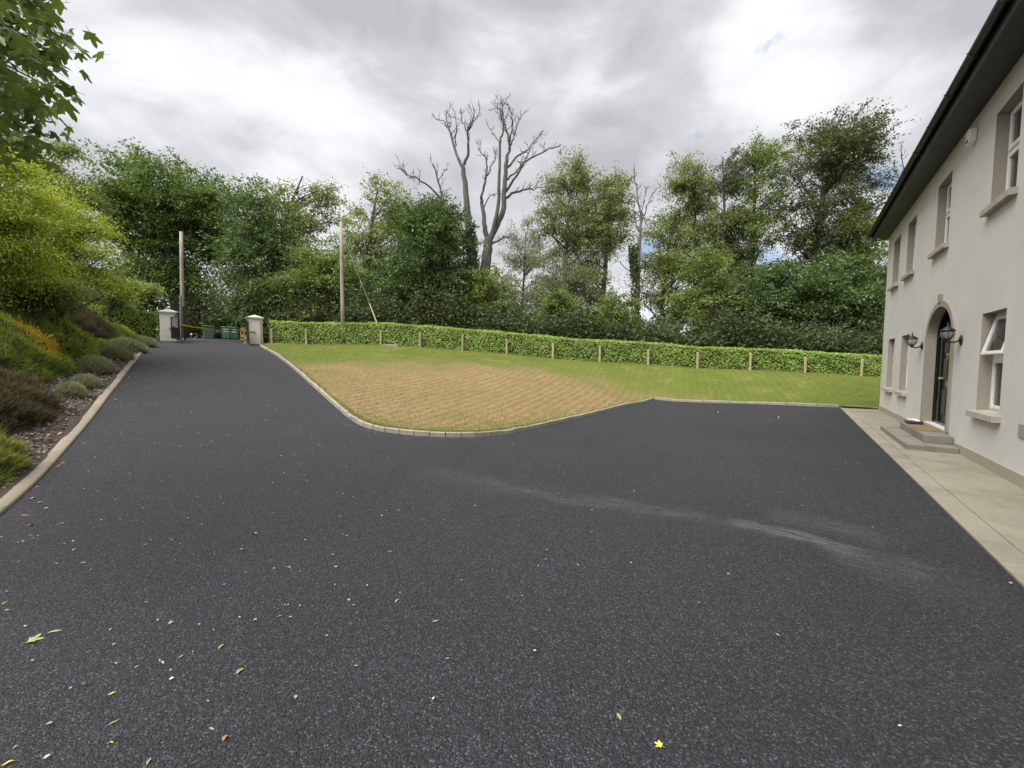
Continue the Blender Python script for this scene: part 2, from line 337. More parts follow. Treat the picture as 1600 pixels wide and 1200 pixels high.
def leaves(Cn, A, Nn, L, Wd, fold=.12):
    """diamond leaves: centres, axes, normals, lengths, widths -> vertices, quads"""
    A = A / (np.linalg.norm(A, axis=1, keepdims=True) + 1e-9); S = np.cross(A, Nn); S /= np.linalg.norm(S, axis=1, keepdims=True) + 1e-9; Nn = np.cross(S, A)
    L = L[:, None]; Wd = Wd[:, None]
    V = np.stack([Cn - A * L * .5, Cn + S * Wd * .5 + Nn * Wd * fold - A * L * .05, Cn + A * L * .5, Cn - S * Wd * .5 + Nn * Wd * fold - A * L * .05], 1).reshape(-1, 3)
    return V, np.arange(len(V)).reshape(-1, 4)
def rnd_dir(rng, n):
    d = rng.normal(size=(n, 3)); return d / np.linalg.norm(d, axis=1, keepdims=True)
def smooth_path(P, n):
    P = np.asarray(P, float); t = np.linspace(0, len(P) - 1, n); out = []
    for x in t:
        i = min(int(x), len(P) - 2); u = x - i
        p0, p1, p2, p3 = P[max(i - 1, 0)], P[i], P[i + 1], P[min(i + 2, len(P) - 1)]
        out.append(.5 * ((2 * p1) + (-p0 + p2) * u + (2 * p0 - 5 * p1 + 4 * p2 - p3) * u * u + (-p0 + 3 * p1 - 3 * p2 + p3) * u ** 3))
    return np.array(out)
def in_poly(P, poly):
    x, y = P[:, 0], P[:, 1]; ins = np.zeros(len(P), bool); n = len(poly); j = n - 1
    for i in range(n):
        xi, yi = poly[i]; xj, yj = poly[j]
        c = ((yi > y) != (yj > y)) & (x < (xj - xi) * (y - yi) / (yj - yi + 1e-12) + xi); ins ^= c; j = i
    return ins
def sheet(name, poly, step, lift, mat, kind='structure', rough=0.0, parent=None):
    poly = np.asarray(poly, float)[:, :2]; lo = poly.min(0); hi = poly.max(0)
    gx, gy = np.meshgrid(np.arange(lo[0], hi[0], step), np.arange(lo[1], hi[1], step)); G = np.stack([gx.ravel(), gy.ravel()], 1)
    G = G + np.random.default_rng(1).normal(size=G.shape) * step * .1
    G = G[in_poly(G, poly)]
    P = [Vector(p) for p in poly] + [Vector(p) for p in G]
    vs, _, fs, *_r = delaunay_2d_cdt(P, [], [list(range(len(poly)))], 1, 1e-4)
    V = np.array([(v.x, v.y) for v in vs]); z = terrain(V) + lift
    if rough: z = z + np.random.default_rng(2).normal(size=len(z)) * rough
    tri = [f for f in fs if len(f) == 3]
    o = np_mesh(name, np.column_stack([V, z]), np.array(tri), mat, parent, smooth=True)
    if kind: o['kind'] = kind
    return o

# ------------------------------------------------------------------ layout on the ground
KERB_PX = [(406, 541), (440, 562), (480, 596), (515, 628), (538, 648), (556, 661), (575, 669), (600, 675), (650, 681), (700, 683.5), (745, 683), (790, 679), (830, 671), (870, 662), (950, 642), (1021, 624)]
kerb_front = np.array([at(*p)[:2] for p in KERB_PX])
kerb_right = np.array([at(*p)[:2] for p in ((1021, 624), (1100, 627), (1200, 632), (1312, 637))])
APRON_W = .95
corner_s = 17.05
LEFT_V = 1.50
hedge_a = np.array([-13.75, 22.15]); hedge_b = np.array([17.2, 18.25]); hdir = (hedge_b - hedge_a) / np.linalg.norm(hedge_b - hedge_a); hnorm = np.array([-hdir[1], hdir[0]])
hedge_end = hedge_a + hdir * 42
STREAKS = []
for a, b, wd, amt in (((880, 776), (1150, 815), .22, .35), ((1130, 812), (1385, 872), .13, 1.0), ((1190, 800), (1420, 850), .30, .3), ((1330, 880), (1600, 945), .5, .14), ((640, 730), (900, 780), .35, .18), ((1290, 860), (1480, 905), .3, .4), ((700, 742), (1000, 800), .12, .35)):
    STREAKS.append((tuple(at(*a)[:2]), tuple(at(*b)[:2]), wd, amt * .72))
DRY = (*at(755, 618)[:2], 7.2, 4.6, rad(16))
MAT['asphalt'] = asphalt(); MAT['concrete'] = concrete('concrete', (.245, .226, .172), darkc=(.12, .115, .095)); MAT['step'] = concrete('step_concrete', (.20, .19, .155), darkc=(.10, .095, .08))
MAT['kerb'] = concrete('kerb_concrete', (.31, .29, .235), darkc=(.17, .16, .12)); MAT['edging'] = concrete('edging_concrete', (.25, .215, .16), darkc=(.2, .17, .12))
MAT['lawn'] = lawnmat('lawn'); MAT['blade'] = lawnmat('grass_blades', True)
MAT['mulch'] = mulchmat('mulch_bed', (.025, .018, .014), (.10, .07, .052)); MAT['chip'] = mulchmat('bark_chips', (.03, .019, .015), (.42, .33, .26))
MAT['floor'] = plain('woodland_floor', (.035, .035, .016), .95, .4, 2, bumps=.5, bscale=20); MAT['field'] = plain('field', (.07, .10, .03), .95, .25, .4)

# far ground, one sheet out to the horizon
rs = np.concatenate([[0], np.geomspace(3, 1500, 60)]); na = 96
V = [(0, 0)] + [(r * math.cos(2 * math.pi * k / na), r * math.sin(2 * math.pi * k / na)) for r in rs[1:] for k in range(na)]
V = np.array(V); Z = terrain(V) - .30
F = [(0, 1 + k, 1 + (k + 1) % na, 1 + (k + 1) % na) for k in range(na)]
F = [(1 + i * na + k, 1 + (i + 1) * na + k, 1 + (i + 1) * na + (k + 1) % na, 1 + i * na + (k + 1) % na) for i in range(len(rs) - 2) for k in range(na)]
tag(np_mesh('ground', np.column_stack([V, Z]), F, MAT['field'], smooth=True), kind='structure')
# the tarred drive
left_edge = [uv(s, LEFT_V) for s in np.arange(-6, 27, .8)]
lane = [uv(27, 2.2), uv(34, 2.6), uv(44, 3.5), uv(60, 6), uv(60, -3), uv(44, -4.2), uv(34, -3.6), uv(28.5, -3.4)]
apron_edge = [HW(s, APRON_W - .02, 0)[:2] for s in np.linspace(16.7, -4, 12)]
drive_poly = left_edge + lane + [tuple(p) for p in smooth_path(kerb_front, 60)] + [tuple(p) for p in kerb_right[1:]] + apron_edge + [(-2, -7), (-4, -7)]
sheet('drive', drive_poly, .55, 0, MAT['asphalt'])
# lawn behind its kerb
kf = smooth_path(kerb_front, 90)
def offs(P, d):
    P = np.asarray(P); T = np.gradient(P, axis=0); T /= np.linalg.norm(T, axis=1, keepdims=True); return P + np.column_stack([-T[:, 1], T[:, 0]]) * d
kr = np.array([kerb_right[0] + (kerb_right[-1] - kerb_right[0]) * t for t in np.linspace(0, 1, 20)])
lawn_poly = [tuple(p) for p in offs(kf, .05)] + [tuple(p) for p in offs(kr, .05)[1:]] + [HW(17.07, 0.9, 0)[:2], HW(17.07, -3, 0)[:2], HW(17.07, -12, 0)[:2], tuple(hedge_end)] + [tuple(hedge_end + (hedge_a - hedge_end) * t) for t in np.linspace(.05, 1, 20)]
LIFT = .085
sheet('lawn', lawn_poly, .45, LIFT, MAT['lawn'])
# planted bank to the left of the drive
bed_poly = [uv(s, LEFT_V + .045) for s in np.arange(-6, 26.2, .6)] + [uv(s, 16) for s in np.arange(26, -7, -1.5)]
sheet('planted_bank', bed_poly, .4, .035, MAT['mulch'], rough=.012)
# woodland floor beyond the hedge and the gate
wf = [tuple(hedge_a + hnorm * .3 + hdir * t) for t in np.linspace(-.3, 50, 14)] + [(50, 60), (0, 75), uv(62, -3)] + [uv(s, -3.9) for s in (55, 44, 36, 30)]
sheet('woodland_floor', wf, 1.6, .03, MAT['floor'])
wl = [uv(26.2, 3.0), uv(34, 2.7), uv(44, 3.6), uv(60, 6.2), uv(60, 30), uv(26.2, 30)]
sheet('verge', wl, 1.6, .04, MAT['floor'])

# concrete edging down the left of the drive, one continuous strip
prof = [(0.0, -.06), (.0, .022), (.015, .034), (.09, .042), (.125, .038), (.14, -.04)]
S = np.arange(-5.8, 26.25, .25); V = []; F = []
for s in S:
    wob = .006 * math.sin(s * 1.7)
    for (dv, dz) in prof:
        p = uv(s, LEFT_V - .06 + dv * (1 + .05 * math.sin(s * 2.3)) + wob); V.append((p[0], p[1], g(s) * 0 + dz))
V = np.array(V); V[:, 2] += terrain(np.array([uv(s, LEFT_V - .1) for s in S])).repeat(len(prof))
k = len(prof); F = [(i * k + j, i * k + j + 1, (i + 1) * k + j + 1, (i + 1) * k + j) for i in range(len(S) - 1) for j in range(k - 1)]
tag(np_mesh('concrete_edging', V, F, MAT['edging'], smooth=True), kind='structure')

# lawn kerb: single stones along the curve
kerb_root = bpy.data.objects.new('lawn_kerb', None); C.objects.link(kerb_root); kerb_root['kind'] = 'structure'; ORG['lawn_kerb'] = np.zeros(3)
def stones(path, lens):
    P = smooth_path(path, 400) if len(path) > 4 else np.array([path[0] + (path[-1] - path[0]) * t for t in np.linspace(0, 1, 200)])
    d = np.concatenate([[0], np.cumsum(np.linalg.norm(np.diff(P, axis=0), axis=1))]); s = 0; rng = random.Random(3)
    while s < d[-1] - .1:
        L = min(lens(np.array([np.interp(s, d, P[:, 0]), np.interp(s, d, P[:, 1])])), d[-1] - s)
        a = np.array([np.interp(s + .008, d, P[:, 0]), np.interp(s + .008, d, P[:, 1])]); b = np.array([np.interp(s + L - .008, d, P[:, 0]), np.interp(s + L - .008, d, P[:, 1])])
        t = (b - a) / np.linalg.norm(b - a); nn = np.array([-t[1], t[0]]); wd = .07; top = .092 + rng.uniform(-.008, .008); sh = rng.uniform(-.008, .008)
        za, zb = tz(*a), tz(*b); a = a + nn * sh; b = b + nn * sh; ch = .014
        mb = MB(); rings = []
        for (q, z) in ((a, za), (b, zb)):
            rings.append([(*q, z - .08), (*q, z + top - ch), (*(q + nn * ch), z + top), (*(q + nn * (wd - ch)), z + top), (*(q + nn * wd), z + top - ch), (*(q + nn * wd), z - .08)])
        mb.add(rings[0] + rings[1], [(i, (i + 1) % 6, 6 + (i + 1) % 6, 6 + i) for i in range(6)] + [(5, 4, 3, 2, 1, 0), (6, 7, 8, 9, 10, 11)])
        mb.build('kerb_stone', MAT['kerb'], kerb_root); s += L
def stone_len(p):
    return .30 if (-4.6 < p[0] < 3.0 and p[1] < 11) else .9
stones(kerb_front[::-1][::-1], stone_len); stones(kerb_right, lambda p: .9); stones(np.array([kerb_right[-1] + (kerb_right[-1] - kerb_right[-2]) * .002, np.array(HW(17.09, .0, 0)[:2])]), lambda p: .7)

# concrete apron along the house, cast in bays
apron = bpy.data.objects.new('house_pavement', None); C.objects.link(apron); apron['kind'] = 'structure'; ORG['house_pavement'] = np.zeros(3)
bays = [-4, -.2, 1.8, 3.7, 5.61, 7.44, 9.28, 11.8, 14.4, 17.085]
for a, b in zip(bays[:-1], bays[1:]):
    for (o0, o1) in ((-.02, APRON_W - .2), (APRON_W - .197, APRON_W)):
        mb = MB(); mb.box(lambda s, o, z: HW(s, o, z), a + .003, b - .003, o0, o1, -.12, .022 - (.004 if o1 == APRON_W else 0)); mb.build('concrete_slab', MAT['concrete'], apron, bevel=.002)

# ------------------------------------------------------------------ house
WALLC = (.585, .57, .54)
MAT['wall'] = wall_paint('wall_render', WALLC); MAT['taupe'] = wall_paint('taupe_paint', (.31, .28, .238)); MAT['plinth'] = wall_paint('plinth_paint', (.33, .30, .235))
MAT['sill'] = concrete('sill_stone', (.40, .36, .30), darkc=(.25, .22, .18)); MAT['pvc_white'] = plain('white_window_frame', (.80, .78, .73), .35, .04)
MAT['pvc_black'] = plain('black_eaves_plastic', (.016, .015, .020), .38, .2, 3); MAT['soffit'] = plain('black_soffit', (.018, .017, .021), .5, .25, 2)
MAT['slate'] = plain('roof_slate', (.05, .052, .06), .6, .3, 4); MAT['door'] = plain('black_door_paint', (.010, .011, .012), .28, .2, 4); MAT['brass'] = plain('brass', (.55, .44, .20), .35, .1, 5, metal=.9)
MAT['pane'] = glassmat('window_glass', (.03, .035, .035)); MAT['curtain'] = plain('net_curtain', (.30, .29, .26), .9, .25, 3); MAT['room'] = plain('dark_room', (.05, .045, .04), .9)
MAT['white'] = plain('white_paint', (.78, .77, .74), .5, .05); MAT['iron'] = plain('black_iron', (.012, .012, .013), .45, .25, 9); MAT['lampglass'] = glassmat('lantern_glass', (.35, .36, .34), .1)
MAT['threshold'] = plain('pale_threshold', (.62, .60, .56), .6, .08)
hz = tz(*HW(12, .4, 0)[:2])
house = thing('house', HW(8, -4, 0), 'two storey cream rendered house with black eaves beside the drive', 'house')
S0, S1, WT = -4.0, 17.05, 5.46
REV = .135
cols = [(8.0, 8.83), (13.43, 14.3), (15.2, 16.1), (2.6, 3.43), (5.3, 6.13), (-1.2, -.37)]
wins = []
for (a, b) in cols: wins += [(a, b, .78, 2.22, a > 7), (a, b, 3.74, 5.08, a > 7)]
wins.append((10.8, 11.68, 3.74, 5.08, True))
DC, DW, DS, DR = 10.93, .80, 2.02, .56           # door centre, half width, spring height, arch rise
def arch(hw, base, spring, rise, n=18):
    return [(DC + hw, base)] + [(DC + hw * math.cos(math.pi * k / n), spring + rise * math.sin(math.pi * k / n)) for k in range(n + 1)] + [(DC - hw, base)]
# front wall with real openings
outer = [(S0, .17), (S1, .17), (S1, WT), (S0, WT)]
holes = [[(a, z0), (b, z0), (b, z1), (a, z1)] for a, b, z0, z1, _ in wins] + [arch(DW, .27, DS, DR)]
loops = [[Vector((x, z, 0)) for x, z in lp] for lp in [outer] + holes]
tris = tessellate_polygon(loops); flat = [p for lp in [outer] + holes for p in lp]
mb = MB(); mb.add([HW(s, 0, z) for s, z in flat], [tuple(t) for t in tris])
GB = -8.6   # depth of the house
for (p, q) in (((S1, 0), (S1, GB)), ((S1, GB), (S0, GB)), ((S0, GB), (S0, 0))):
    mb.add([HW(*p, .17), HW(*q, .17), HW(*q, WT), HW(*p, WT)], [(0, 1, 2, 3)])
    if p[0] == q[0]: mb.add([HW(*p, WT), HW(*q, WT), HW(p[0], GB / 2, WT + 2.6)], [(0, 1, 2)])
mb.build('wall', MAT['wall'], house)
mb = MB(); mb.box(HW, S0, S1 + .0, GB, .016, -.15, .17)
mb.build('plinth', MAT['plinth'], house)
def box_hw(s0, s1, o0, o1, z0, z1): m = MB(); m.box(HW, s0, s1, o0, o1, z0, z1); return m
def frame_ring(s0, s1, z0, z1, t, o0, o1):
    m = MB(); m.box(HW, s0, s0 + t, o0, o1, z0, z1); m.box(HW, s1 - t, s1, o0, o1, z0, z1); m.box(HW, s0 + t, s1 - t, o0, o1, z0, z0 + t); m.box(HW, s0 + t, s1 - t, o0, o1, z1 - t, z1); return m
def window(a, b, z0, z1, seen, openlight):
    fr = frame_ring(a + .001, b - .001, z0 + .001, z1 - .001, .055, -REV - .07, -REV)
    zm = z0 + (z1 - z0) * .55; fr.box(HW, a + .055, b - .055, -REV - .065, -REV - .004, zm - .03, zm + .03)
    wn = fr.build('window', MAT['pvc_white'], house)
    rv = MB(); d = -REV
    for (p, q) in (((a, z0), (a, z1)), ((a, z1), (b, z1)), ((b, z1), (b, z0)), ((b, z0), (a, z0))):
        rv.add([HW(p[0], 0, p[1]), HW(q[0], 0, q[1]), HW(q[0], d - .08, q[1]), HW(p[0], d - .08, p[1])], [(0, 1, 2, 3)])
    rv.build('reveal', MAT['taupe'], wn)
    sl = MB(); e = .075
    sl.hexa([HW(a - e, -REV, z0 - .075), HW(b + e, -REV, z0 - .075), HW(b + e, .085, z0 - .085), HW(a - e, .085, z0 - .085), HW(a - e, -REV, z0 + .022), HW(b + e, -REV, z0 + .022), HW(b + e, .085, z0 + .004), HW(a - e, .085, z0 + .004)])
    sl.build('sill', MAT['sill'], wn, bevel=.006)
    if not seen: 
        box_hw(a + .05, b - .05, d - .05, d - .045, z0 + .05, z1 - .05).build('pane', MAT['pane'], wn); return
    # lower and upper casements
    for (c0, c1, opened) in ((z0 + .055, zm - .03, False), (zm + .03, z1 - .055, openlight)):
        tilt = rad(13) if opened else 0
        def HT(s, o, z, c1=c1, tilt=tilt):
            zz_ = z - c1; oo = o + REV
            return HW(s, -REV + oo * math.cos(tilt) - zz_ * math.sin(tilt), c1 + zz_ * math.cos(tilt) + oo * math.sin(tilt))
        m = MB(); t = .05; s0, s1 = a + .056, b - .056
        for q in ((s0, s0 + t, c0, c1), (s1 - t, s1, c0, c1), (s0 + t, s1 - t, c0, c0 + t), (s0 + t, s1 - t, c1 - t, c1)): m.box(HT, q[0], q[1], -REV - .04, -REV + .02, q[2], q[3])
        m.build('casement', MAT['pvc_white'], wn, bevel=.006)
        m = MB(); m.box(HT, s0 + t, s1 - t, -REV - .014, -REV - .006, c0 + t, c1 - t); m.build('pane', MAT['pane'], wn)
    # curtain hanging in folds inside
    n = 40; V = []; F = []
    for k in range(n + 1):
        s = a + .06 + (b - a - .12) * k / n; o = -REV - .16 - .022 * math.sin(k * 1.25) - .012 * math.sin(k * 2.9)
        V += [HW(s, o, z0 + .04), HW(s, o, z1 - .04)]
    F = [(2 * k, 2 * k + 2, 2 * k + 3, 2 * k + 1) for k in range(n)]
    m = MB(); m.add(V, F); m.build('curtain', MAT['curtain'], wn, smooth=True)
for (a, b, z0, z1, seen) in wins: window(a, b, z0, z1, seen, openlight=(a == 8.0 and z0 < 1))
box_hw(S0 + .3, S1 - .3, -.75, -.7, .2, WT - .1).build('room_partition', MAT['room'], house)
# arched doorway
DD = -.125
surr = arch(DW + .11, .28, DS, DR + .11); inner = arch(DW, .28, DS, DR)
m = MB(); n = len(surr)
m.add([HW(s, .028, z) for s, z in surr] + [HW(s, .028, z) for s, z in inner] + [HW(s, -.002, z) for s, z in surr], [(i, i + 1, n + i + 1, n + i) for i in range(n - 1)] + [(i, 2 * n + i, 2 * n + i + 1, i + 1) for i in range(n - 1)])
sd_ = m.build('door_surround', MAT['taupe'], house)
m = MB(); m.hexa([HW(DC - .05, -.01, DS + DR + .08), HW(DC + .05, -.01, DS + DR + .08), HW(DC + .05, .05, DS + DR + .08), HW(DC - .05, .05, DS + DR + .08), HW(DC - .065, -.01, DS + DR + .235), HW(DC + .065, -.01, DS + DR + .235), HW(DC + .065, .05, DS + DR + .235), HW(DC - .065, .05, DS + DR + .235)])
m.build('keystone', MAT['taupe'], sd_)
m = MB(); m.add([HW(s, .028, z) for s, z in inner] + [HW(s, DD, z) for s, z in inner], [(i, i + 1, n + i + 1, n + i) for i in range(n - 1)]); m.build('door_reveal', MAT['taupe'], house)
ext = arch(DW + .06, .22, DS, DR + .06)
dfr = MB(); dfr.add([HW(s, DD - .12, z) for s, z in ext], [tuple(range(len(ext)))]); fr_o = dfr.build('door_back_panel', MAT['door'], house)
m = frame_ring(DC - DW, DC + DW, .28, DS + .06, .06, DD - .10, DD - .01); m.box(HW, DC - .50, DC - .43, DD - .1, DD - .005, .34, DS); m.box(HW, DC + .43, DC + .50, DD - .1, DD - .005, .34, DS)
ring = arch(DW, DS, DS, DR); ri = arch(DW - .06, DS, DS, DR - .06); k = len(ring)
m.add([HW(s, DD - .01, z) for s, z in ring] + [HW(s, DD - .01, z) for s, z in ri], [(i, i + 1, k + i + 1, k + i) for i in range(k - 1)])
for a_ in (45, 90, 135):
    m.tube([HW(DC, DD - .03, DS + .06), HW(DC + (DW - .03) * math.cos(rad(a_)), DD - .03, DS + (DR - .03) * math.sin(rad(a_)))], .014, 4)
dframe = m.build('door_frame', MAT['door'], house)
m = MB(); m.add([HW(s, DD - .06, z) for s, z in ri], [tuple(range(k))]); m.build('fanlight', MAT['pane'], dframe)
for s0, s1 in ((DC - DW + .06, DC - .50), (DC + .50, DC + DW - .06)):
    box_hw(s0, s1, DD - .07, DD - .06, .75, DS).build('sidelight', MAT['pane'], dframe); box_hw(s0, s1, DD - .07, DD - .03, .34, .75).build('sidelight_panel', MAT['door'], dframe)
dl = box_hw(DC - .43, DC + .43, DD - .085, DD - .035, .35, DS).build('door', MAT['door'], house)
for s0, s1 in ((DC - .34, DC - .04), (DC + .04, DC + .34)):
    for z0, z1 in ((.48, 1.0), (1.2, 1.62), (1.68, 1.93)):
        m = MB(); m.hexa([HW(s0, DD - .036, z0), HW(s1, DD - .036, z0), HW(s1, DD - .036, z1), HW(s0, DD - .036, z1), HW(s0 + .03, DD - .018, z0 + .03), HW(s1 - .03, DD - .018, z0 + .03), HW(s1 - .03, DD - .018, z1 - .03), HW(s0 + .03, DD - .018, z1 - .03)]); m.build('door_panel', MAT['door'], dl)
box_hw(DC - .13, DC + .13, DD - .034, DD - .022, 1.06, 1.14).build('letter_plate', MAT['brass'], dl)
m = MB(); m.tube([HW(DC, DD - .035, 1.66), HW(DC, DD + .02, 1.66)], .03, 10); m.tube([HW(DC - .03, DD, 1.66), HW(DC - .03, DD, 1.57), HW(DC + .03, DD, 1.57), HW(DC + .03, DD, 1.66)], .008, 5); m.build('door_knocker', MAT['brass'], dl)
m = MB(); m.tube([HW(DC + .37, DD - .035, 1.2), HW(DC + .37, DD + .03, 1.2)], .028, 10); m.build('door_knob', MAT['brass'], dl)
box_hw(DC - DW + .002, DC + DW - .002, DD - .1, .0, .21, .285).build('threshold', MAT['threshold'], house)
# eaves
OV = .385
box_hw(S0 - .3, S1 + .24, -.02, OV - .03, WT + .0, WT + .02).build('soffit', MAT['soffit'], house)
box_hw(S0 - .3, S1 + .26, OV - .03, OV - .005, WT - .02, WT + .19).build('fascia_board', MAT['pvc_black'], house)
m = MB(); prof = [(math.cos(t) * .06, math.sin(t) * .06) for t in np.linspace(math.pi, 2 * math.pi, 9)]; pr2 = [(x * .86, y * .86) for x, y in prof]
n = 9; V = [HW(s, OV + .06 + x, WT + .18 + y) for s in (S0 - .3, S1 + .3) for x, y in prof + pr2[::-1]]
m.add(V, [(i, (i + 1) % 18, 18 + (i + 1) % 18, 18 + i) for i in range(18)] + [tuple(range(17, -1, -1)), tuple(range(18, 36))]); gt = m.build('gutter', MAT['pvc_black'], house)
for s in np.arange(S0, S1, 1.0):
    m = MB(); m.tube([HW(s, OV - .004, WT + .13), HW(s, OV + .03, WT + .1), HW(s, OV + .09, WT + .105), HW(s, OV + .13, WT + .18)], .008, 4); m.build('gutter_bracket', MAT['pvc_black'], gt)
m = MB(); RZ = WT + 2.75
m.add([HW(S0 - .3, OV + .03, WT + .19), HW(S1 + .3, OV + .03, WT + .19), HW(S1 + .3, GB / 2, RZ), HW(S0 - .3, GB / 2, RZ), HW(S1 + .3, GB - OV, WT + .17), HW(S0 - .3, GB - OV, WT + .17)], [(0, 1, 2, 3), (3, 2, 4, 5)])
m.add([HW(S0 - .3, OV - .03, WT + .1), HW(S1 + .3, OV - .03, WT + .1), HW(S1 + .3, GB / 2, RZ - .12), HW(S0 - .3, GB / 2, RZ - .12), HW(S1 + .3, GB - OV, WT + .05), HW(S0 - .3, GB - OV, WT + .05)], [(3, 2, 1, 0), (5, 4, 2, 3)])
m.add([HW(S1 + .3, OV + .0, WT + .19), HW(S1 + .3, OV, WT + .0), HW(S1 + .3, GB / 2, RZ - .16), HW(S1 + .3, GB / 2, RZ)], [(0, 1, 2, 3)])
m.build('roof', MAT['slate'], house)
m = MB(); m.lathe(HW(16.9, .26, WT - .05), [(.0, 0), (.05, .005), (.055, .03), (.03, .05)], 10); m.build('eaves_lamp', MAT['white'], house)
box_hw(7.2, 7.38, -.01, .014, .6, .76).build('wall_vent', MAT['taupe'], house)
# alarm box, lanterns, steps
ab = thing('alarm_box', HW(9.7, 0, 5.12), 'white alarm box on the upper wall under the eaves', 'alarm box')
m = MB(); pts = [(-.11, .0), (-.12, .2), (0, .25), (.12, .2), (.11, 0), (0, -.05)]
m.add([HW(9.7 + x, .004, 5.08 + z) for x, z in pts] + [HW(9.7 + x * .85, .085, 5.09 + z * .9) for x, z in pts], [(5, 4, 3, 2, 1, 0), tuple(range(6, 12))] + [(i, (i + 1) % 6, 6 + (i + 1) % 6, 6 + i) for i in range(6)])
m.build('case', MAT['white'], ab, bevel=.01); box_hw(9.66, 9.74, .084, .092, 5.09, 5.13).build('strobe_lens', MAT['iron'], ab)
def lantern(s, z, label):
    L = thing('wall_lantern', HW(s, 0, z), label, 'wall lantern', 'wall lanterns beside the front door')
    m = MB(); m.lathe((0, 0, 0), [(.0, 0), (.055, 0), (.06, .012), (.03, .03), (.0, .03)], 12)
    m.v = [tuple(np.array(HW(s + p[0], p[2], z + p[1] * 1.5))) for p in m.v]; m.build('wall_plate', MAT['iron'], L, smooth=True)
    m = MB(); m.tube(smooth_path([HW(s, .02, z), HW(s, .09, z - .035), HW(s, .13, z - .03), HW(s, .17, z - .01)], 10), .014, 6); m.build('bracket_arm', MAT['iron'], L, smooth=True)
    c = HW(s, .17, z + .01)
    KS = .74
    m = MB(); m.lathe(c, [(r * KS, z * KS) for r, z in [(0, -.07), (.012, -.055), (.02, -.03), (.05, -.01), (.066, .015), (.07, .03), (0, .03)]], 14); m.build('lantern_base', MAT['iron'], L, smooth=True)
    gl = [(r * KS, z * KS) for r, z in ((.062, .03), (.095, .07), (.112, .12), (.108, .165), (.09, .205))]
    m = MB(); m.lathe(c, gl, 14); m.build('glass', MAT['lampglass'], L, smooth=True)
    cage = MB()
    for k in range(8):
        a = math.pi * k / 4; cage.tube([(c[0] + (r + .004) * math.cos(a), c[1] + (r + .004) * math.sin(a), c[2] + zz_) for r, zz_ in gl], 0.005, 4)
    cage.build('cage', MAT['iron'], L)
    m = MB(); m.lathe(c, [(r * KS, z * KS) for r, z in [(0, .2), (.135, .2), (.14, .215), (.085, .25), (.075, .265), (.03, .29), (.018, .31), (.022, .33), (.008, .35), (.012, .37), (0, .40)]], 16); m.build('cap', MAT['iron'], L, smooth=True)
    m = MB(); m.lathe(c, [(r * KS, z * KS) for r, z in [(.0, .03), (.012, .03), (.016, .1), (.0, .15)]], 8); m.build('bulb', MAT['white'], L)
lantern(12.15, 1.88, 'black iron wall lantern left of the arched front door')
lantern(9.66, 1.88, 'black iron wall lantern right of the arched front door, nearer the open window')
stp = thing('door_steps', HW(DC, .3, 0), 'two weathered concrete steps up to the arched front door', 'steps')
box_hw(9.32, 11.85, .0172, .64, -.05, .115).build('step', MAT['step'], stp, bevel=.012); box_hw(9.68, 11.62, .0174, .36, .1152, .25).build('step', MAT['step'], stp, bevel=.012)
MAT['coir'] = plain('coir_mat', (.23, .15, .07), .95, .25, 40, bumps=.6, bscale=200)
m = MB(); m.box(HW, 10.22, 11.02, .03, .335, .251, .266); tag(m.build('doormat', MAT['coir'], org=HW(10.6, .18, .251)), 'brown coir doormat on the top step', 'doormat')
tr = thing('shoe_tray', HW(11.4, .2, .251), 'small dark tray left of the doormat on the top step', 'tray')
m = MB(); m.hexa([HW(11.27, .1, .252), HW(11.52, .1, .252), HW(11.52, .3, .252), HW(11.27, .3, .252), HW(11.24, .07, .305), HW(11.55, .07, .305), HW(11.55, .33, .305), HW(11.24, .33, .305)]); m.build('tray', plain('grey_tray', (.06, .06, .055), .5), tr)
m = MB(); m.tube([HW(11.3, .13, .32), HW(11.45, .2, .325), HW(11.5, .27, .32)], .022, 8); m.build('cloth_roll', MAT['white'], tr, smooth=True)

# ------------------------------------------------------------------ gateway
MAT['cream'] = wall_paint('cream_pillar', (.72, .70, .62)); MAT['cap'] = concrete('pillar_cap', (.50, .48, .42)); MAT['steel'] = plain('grey_steel', (.26, .27, .30), .45, .15, 8, metal=.3)
MAT['pole'] = bark('weathered_pole', (.22, .175, .135), (.46, .40, .34), 9); MAT['tar'] = plain('tarred_pole_foot', (.03, .025, .02), .8, .3); MAT['timber'] = bark('fence_timber', (.27, .21, .12), (.52, .43, .28), 12)
def UVW(s0, v0, z0):   # local frame aligned with the drive: a along the drive, b to its left
    def fn(a, b, z):
        p = uv(s0 + a, v0 + b); return (p[0], p[1], z0 + z)
    return fn
def pillar(px, py, v_side, label, Y):
    p = pt(px, py, Y); s0, v0 = p[:2] @ U, p[:2] @ W; z0 = tz(p[0], p[1]) - .03
    fn = UVW(s0, v0, z0); o = thing('gate_pillar', (p[0], p[1], z0), label, 'gate pillar', 'gate pillars')
    m = MB(); m.box(fn, -.345, .345, -.345, .345, -.2, .40); m.build('plinth', MAT['cream'], o, bevel=.01)
    m = MB(); m.box(fn, -.335, .335, -.335, .335, .4, 1.40); m.build('shaft', MAT['cream'], o, bevel=.01)
    m = MB(); m.box(fn, -.40, .40, -.40, .40, 1.402, 1.47)
    m.add([fn(-.4, -.4, 1.47), fn(.4, -.4, 1.47), fn(.4, .4, 1.47), fn(-.4, .4, 1.47), fn(0, 0, 1.64)], [(0, 1, 4), (1, 2, 4), (2, 3, 4), (3, 0, 4)]); m.build('cap', MAT['cap'], o)
    m = MB(); m.box(fn, -.46, .05, -.40 * v_side - .12, -.40 * v_side + .12, -.1, .12); m.build('foundation_block', MAT['kerb'], o, bevel=.02)
    return s0, v0, z0
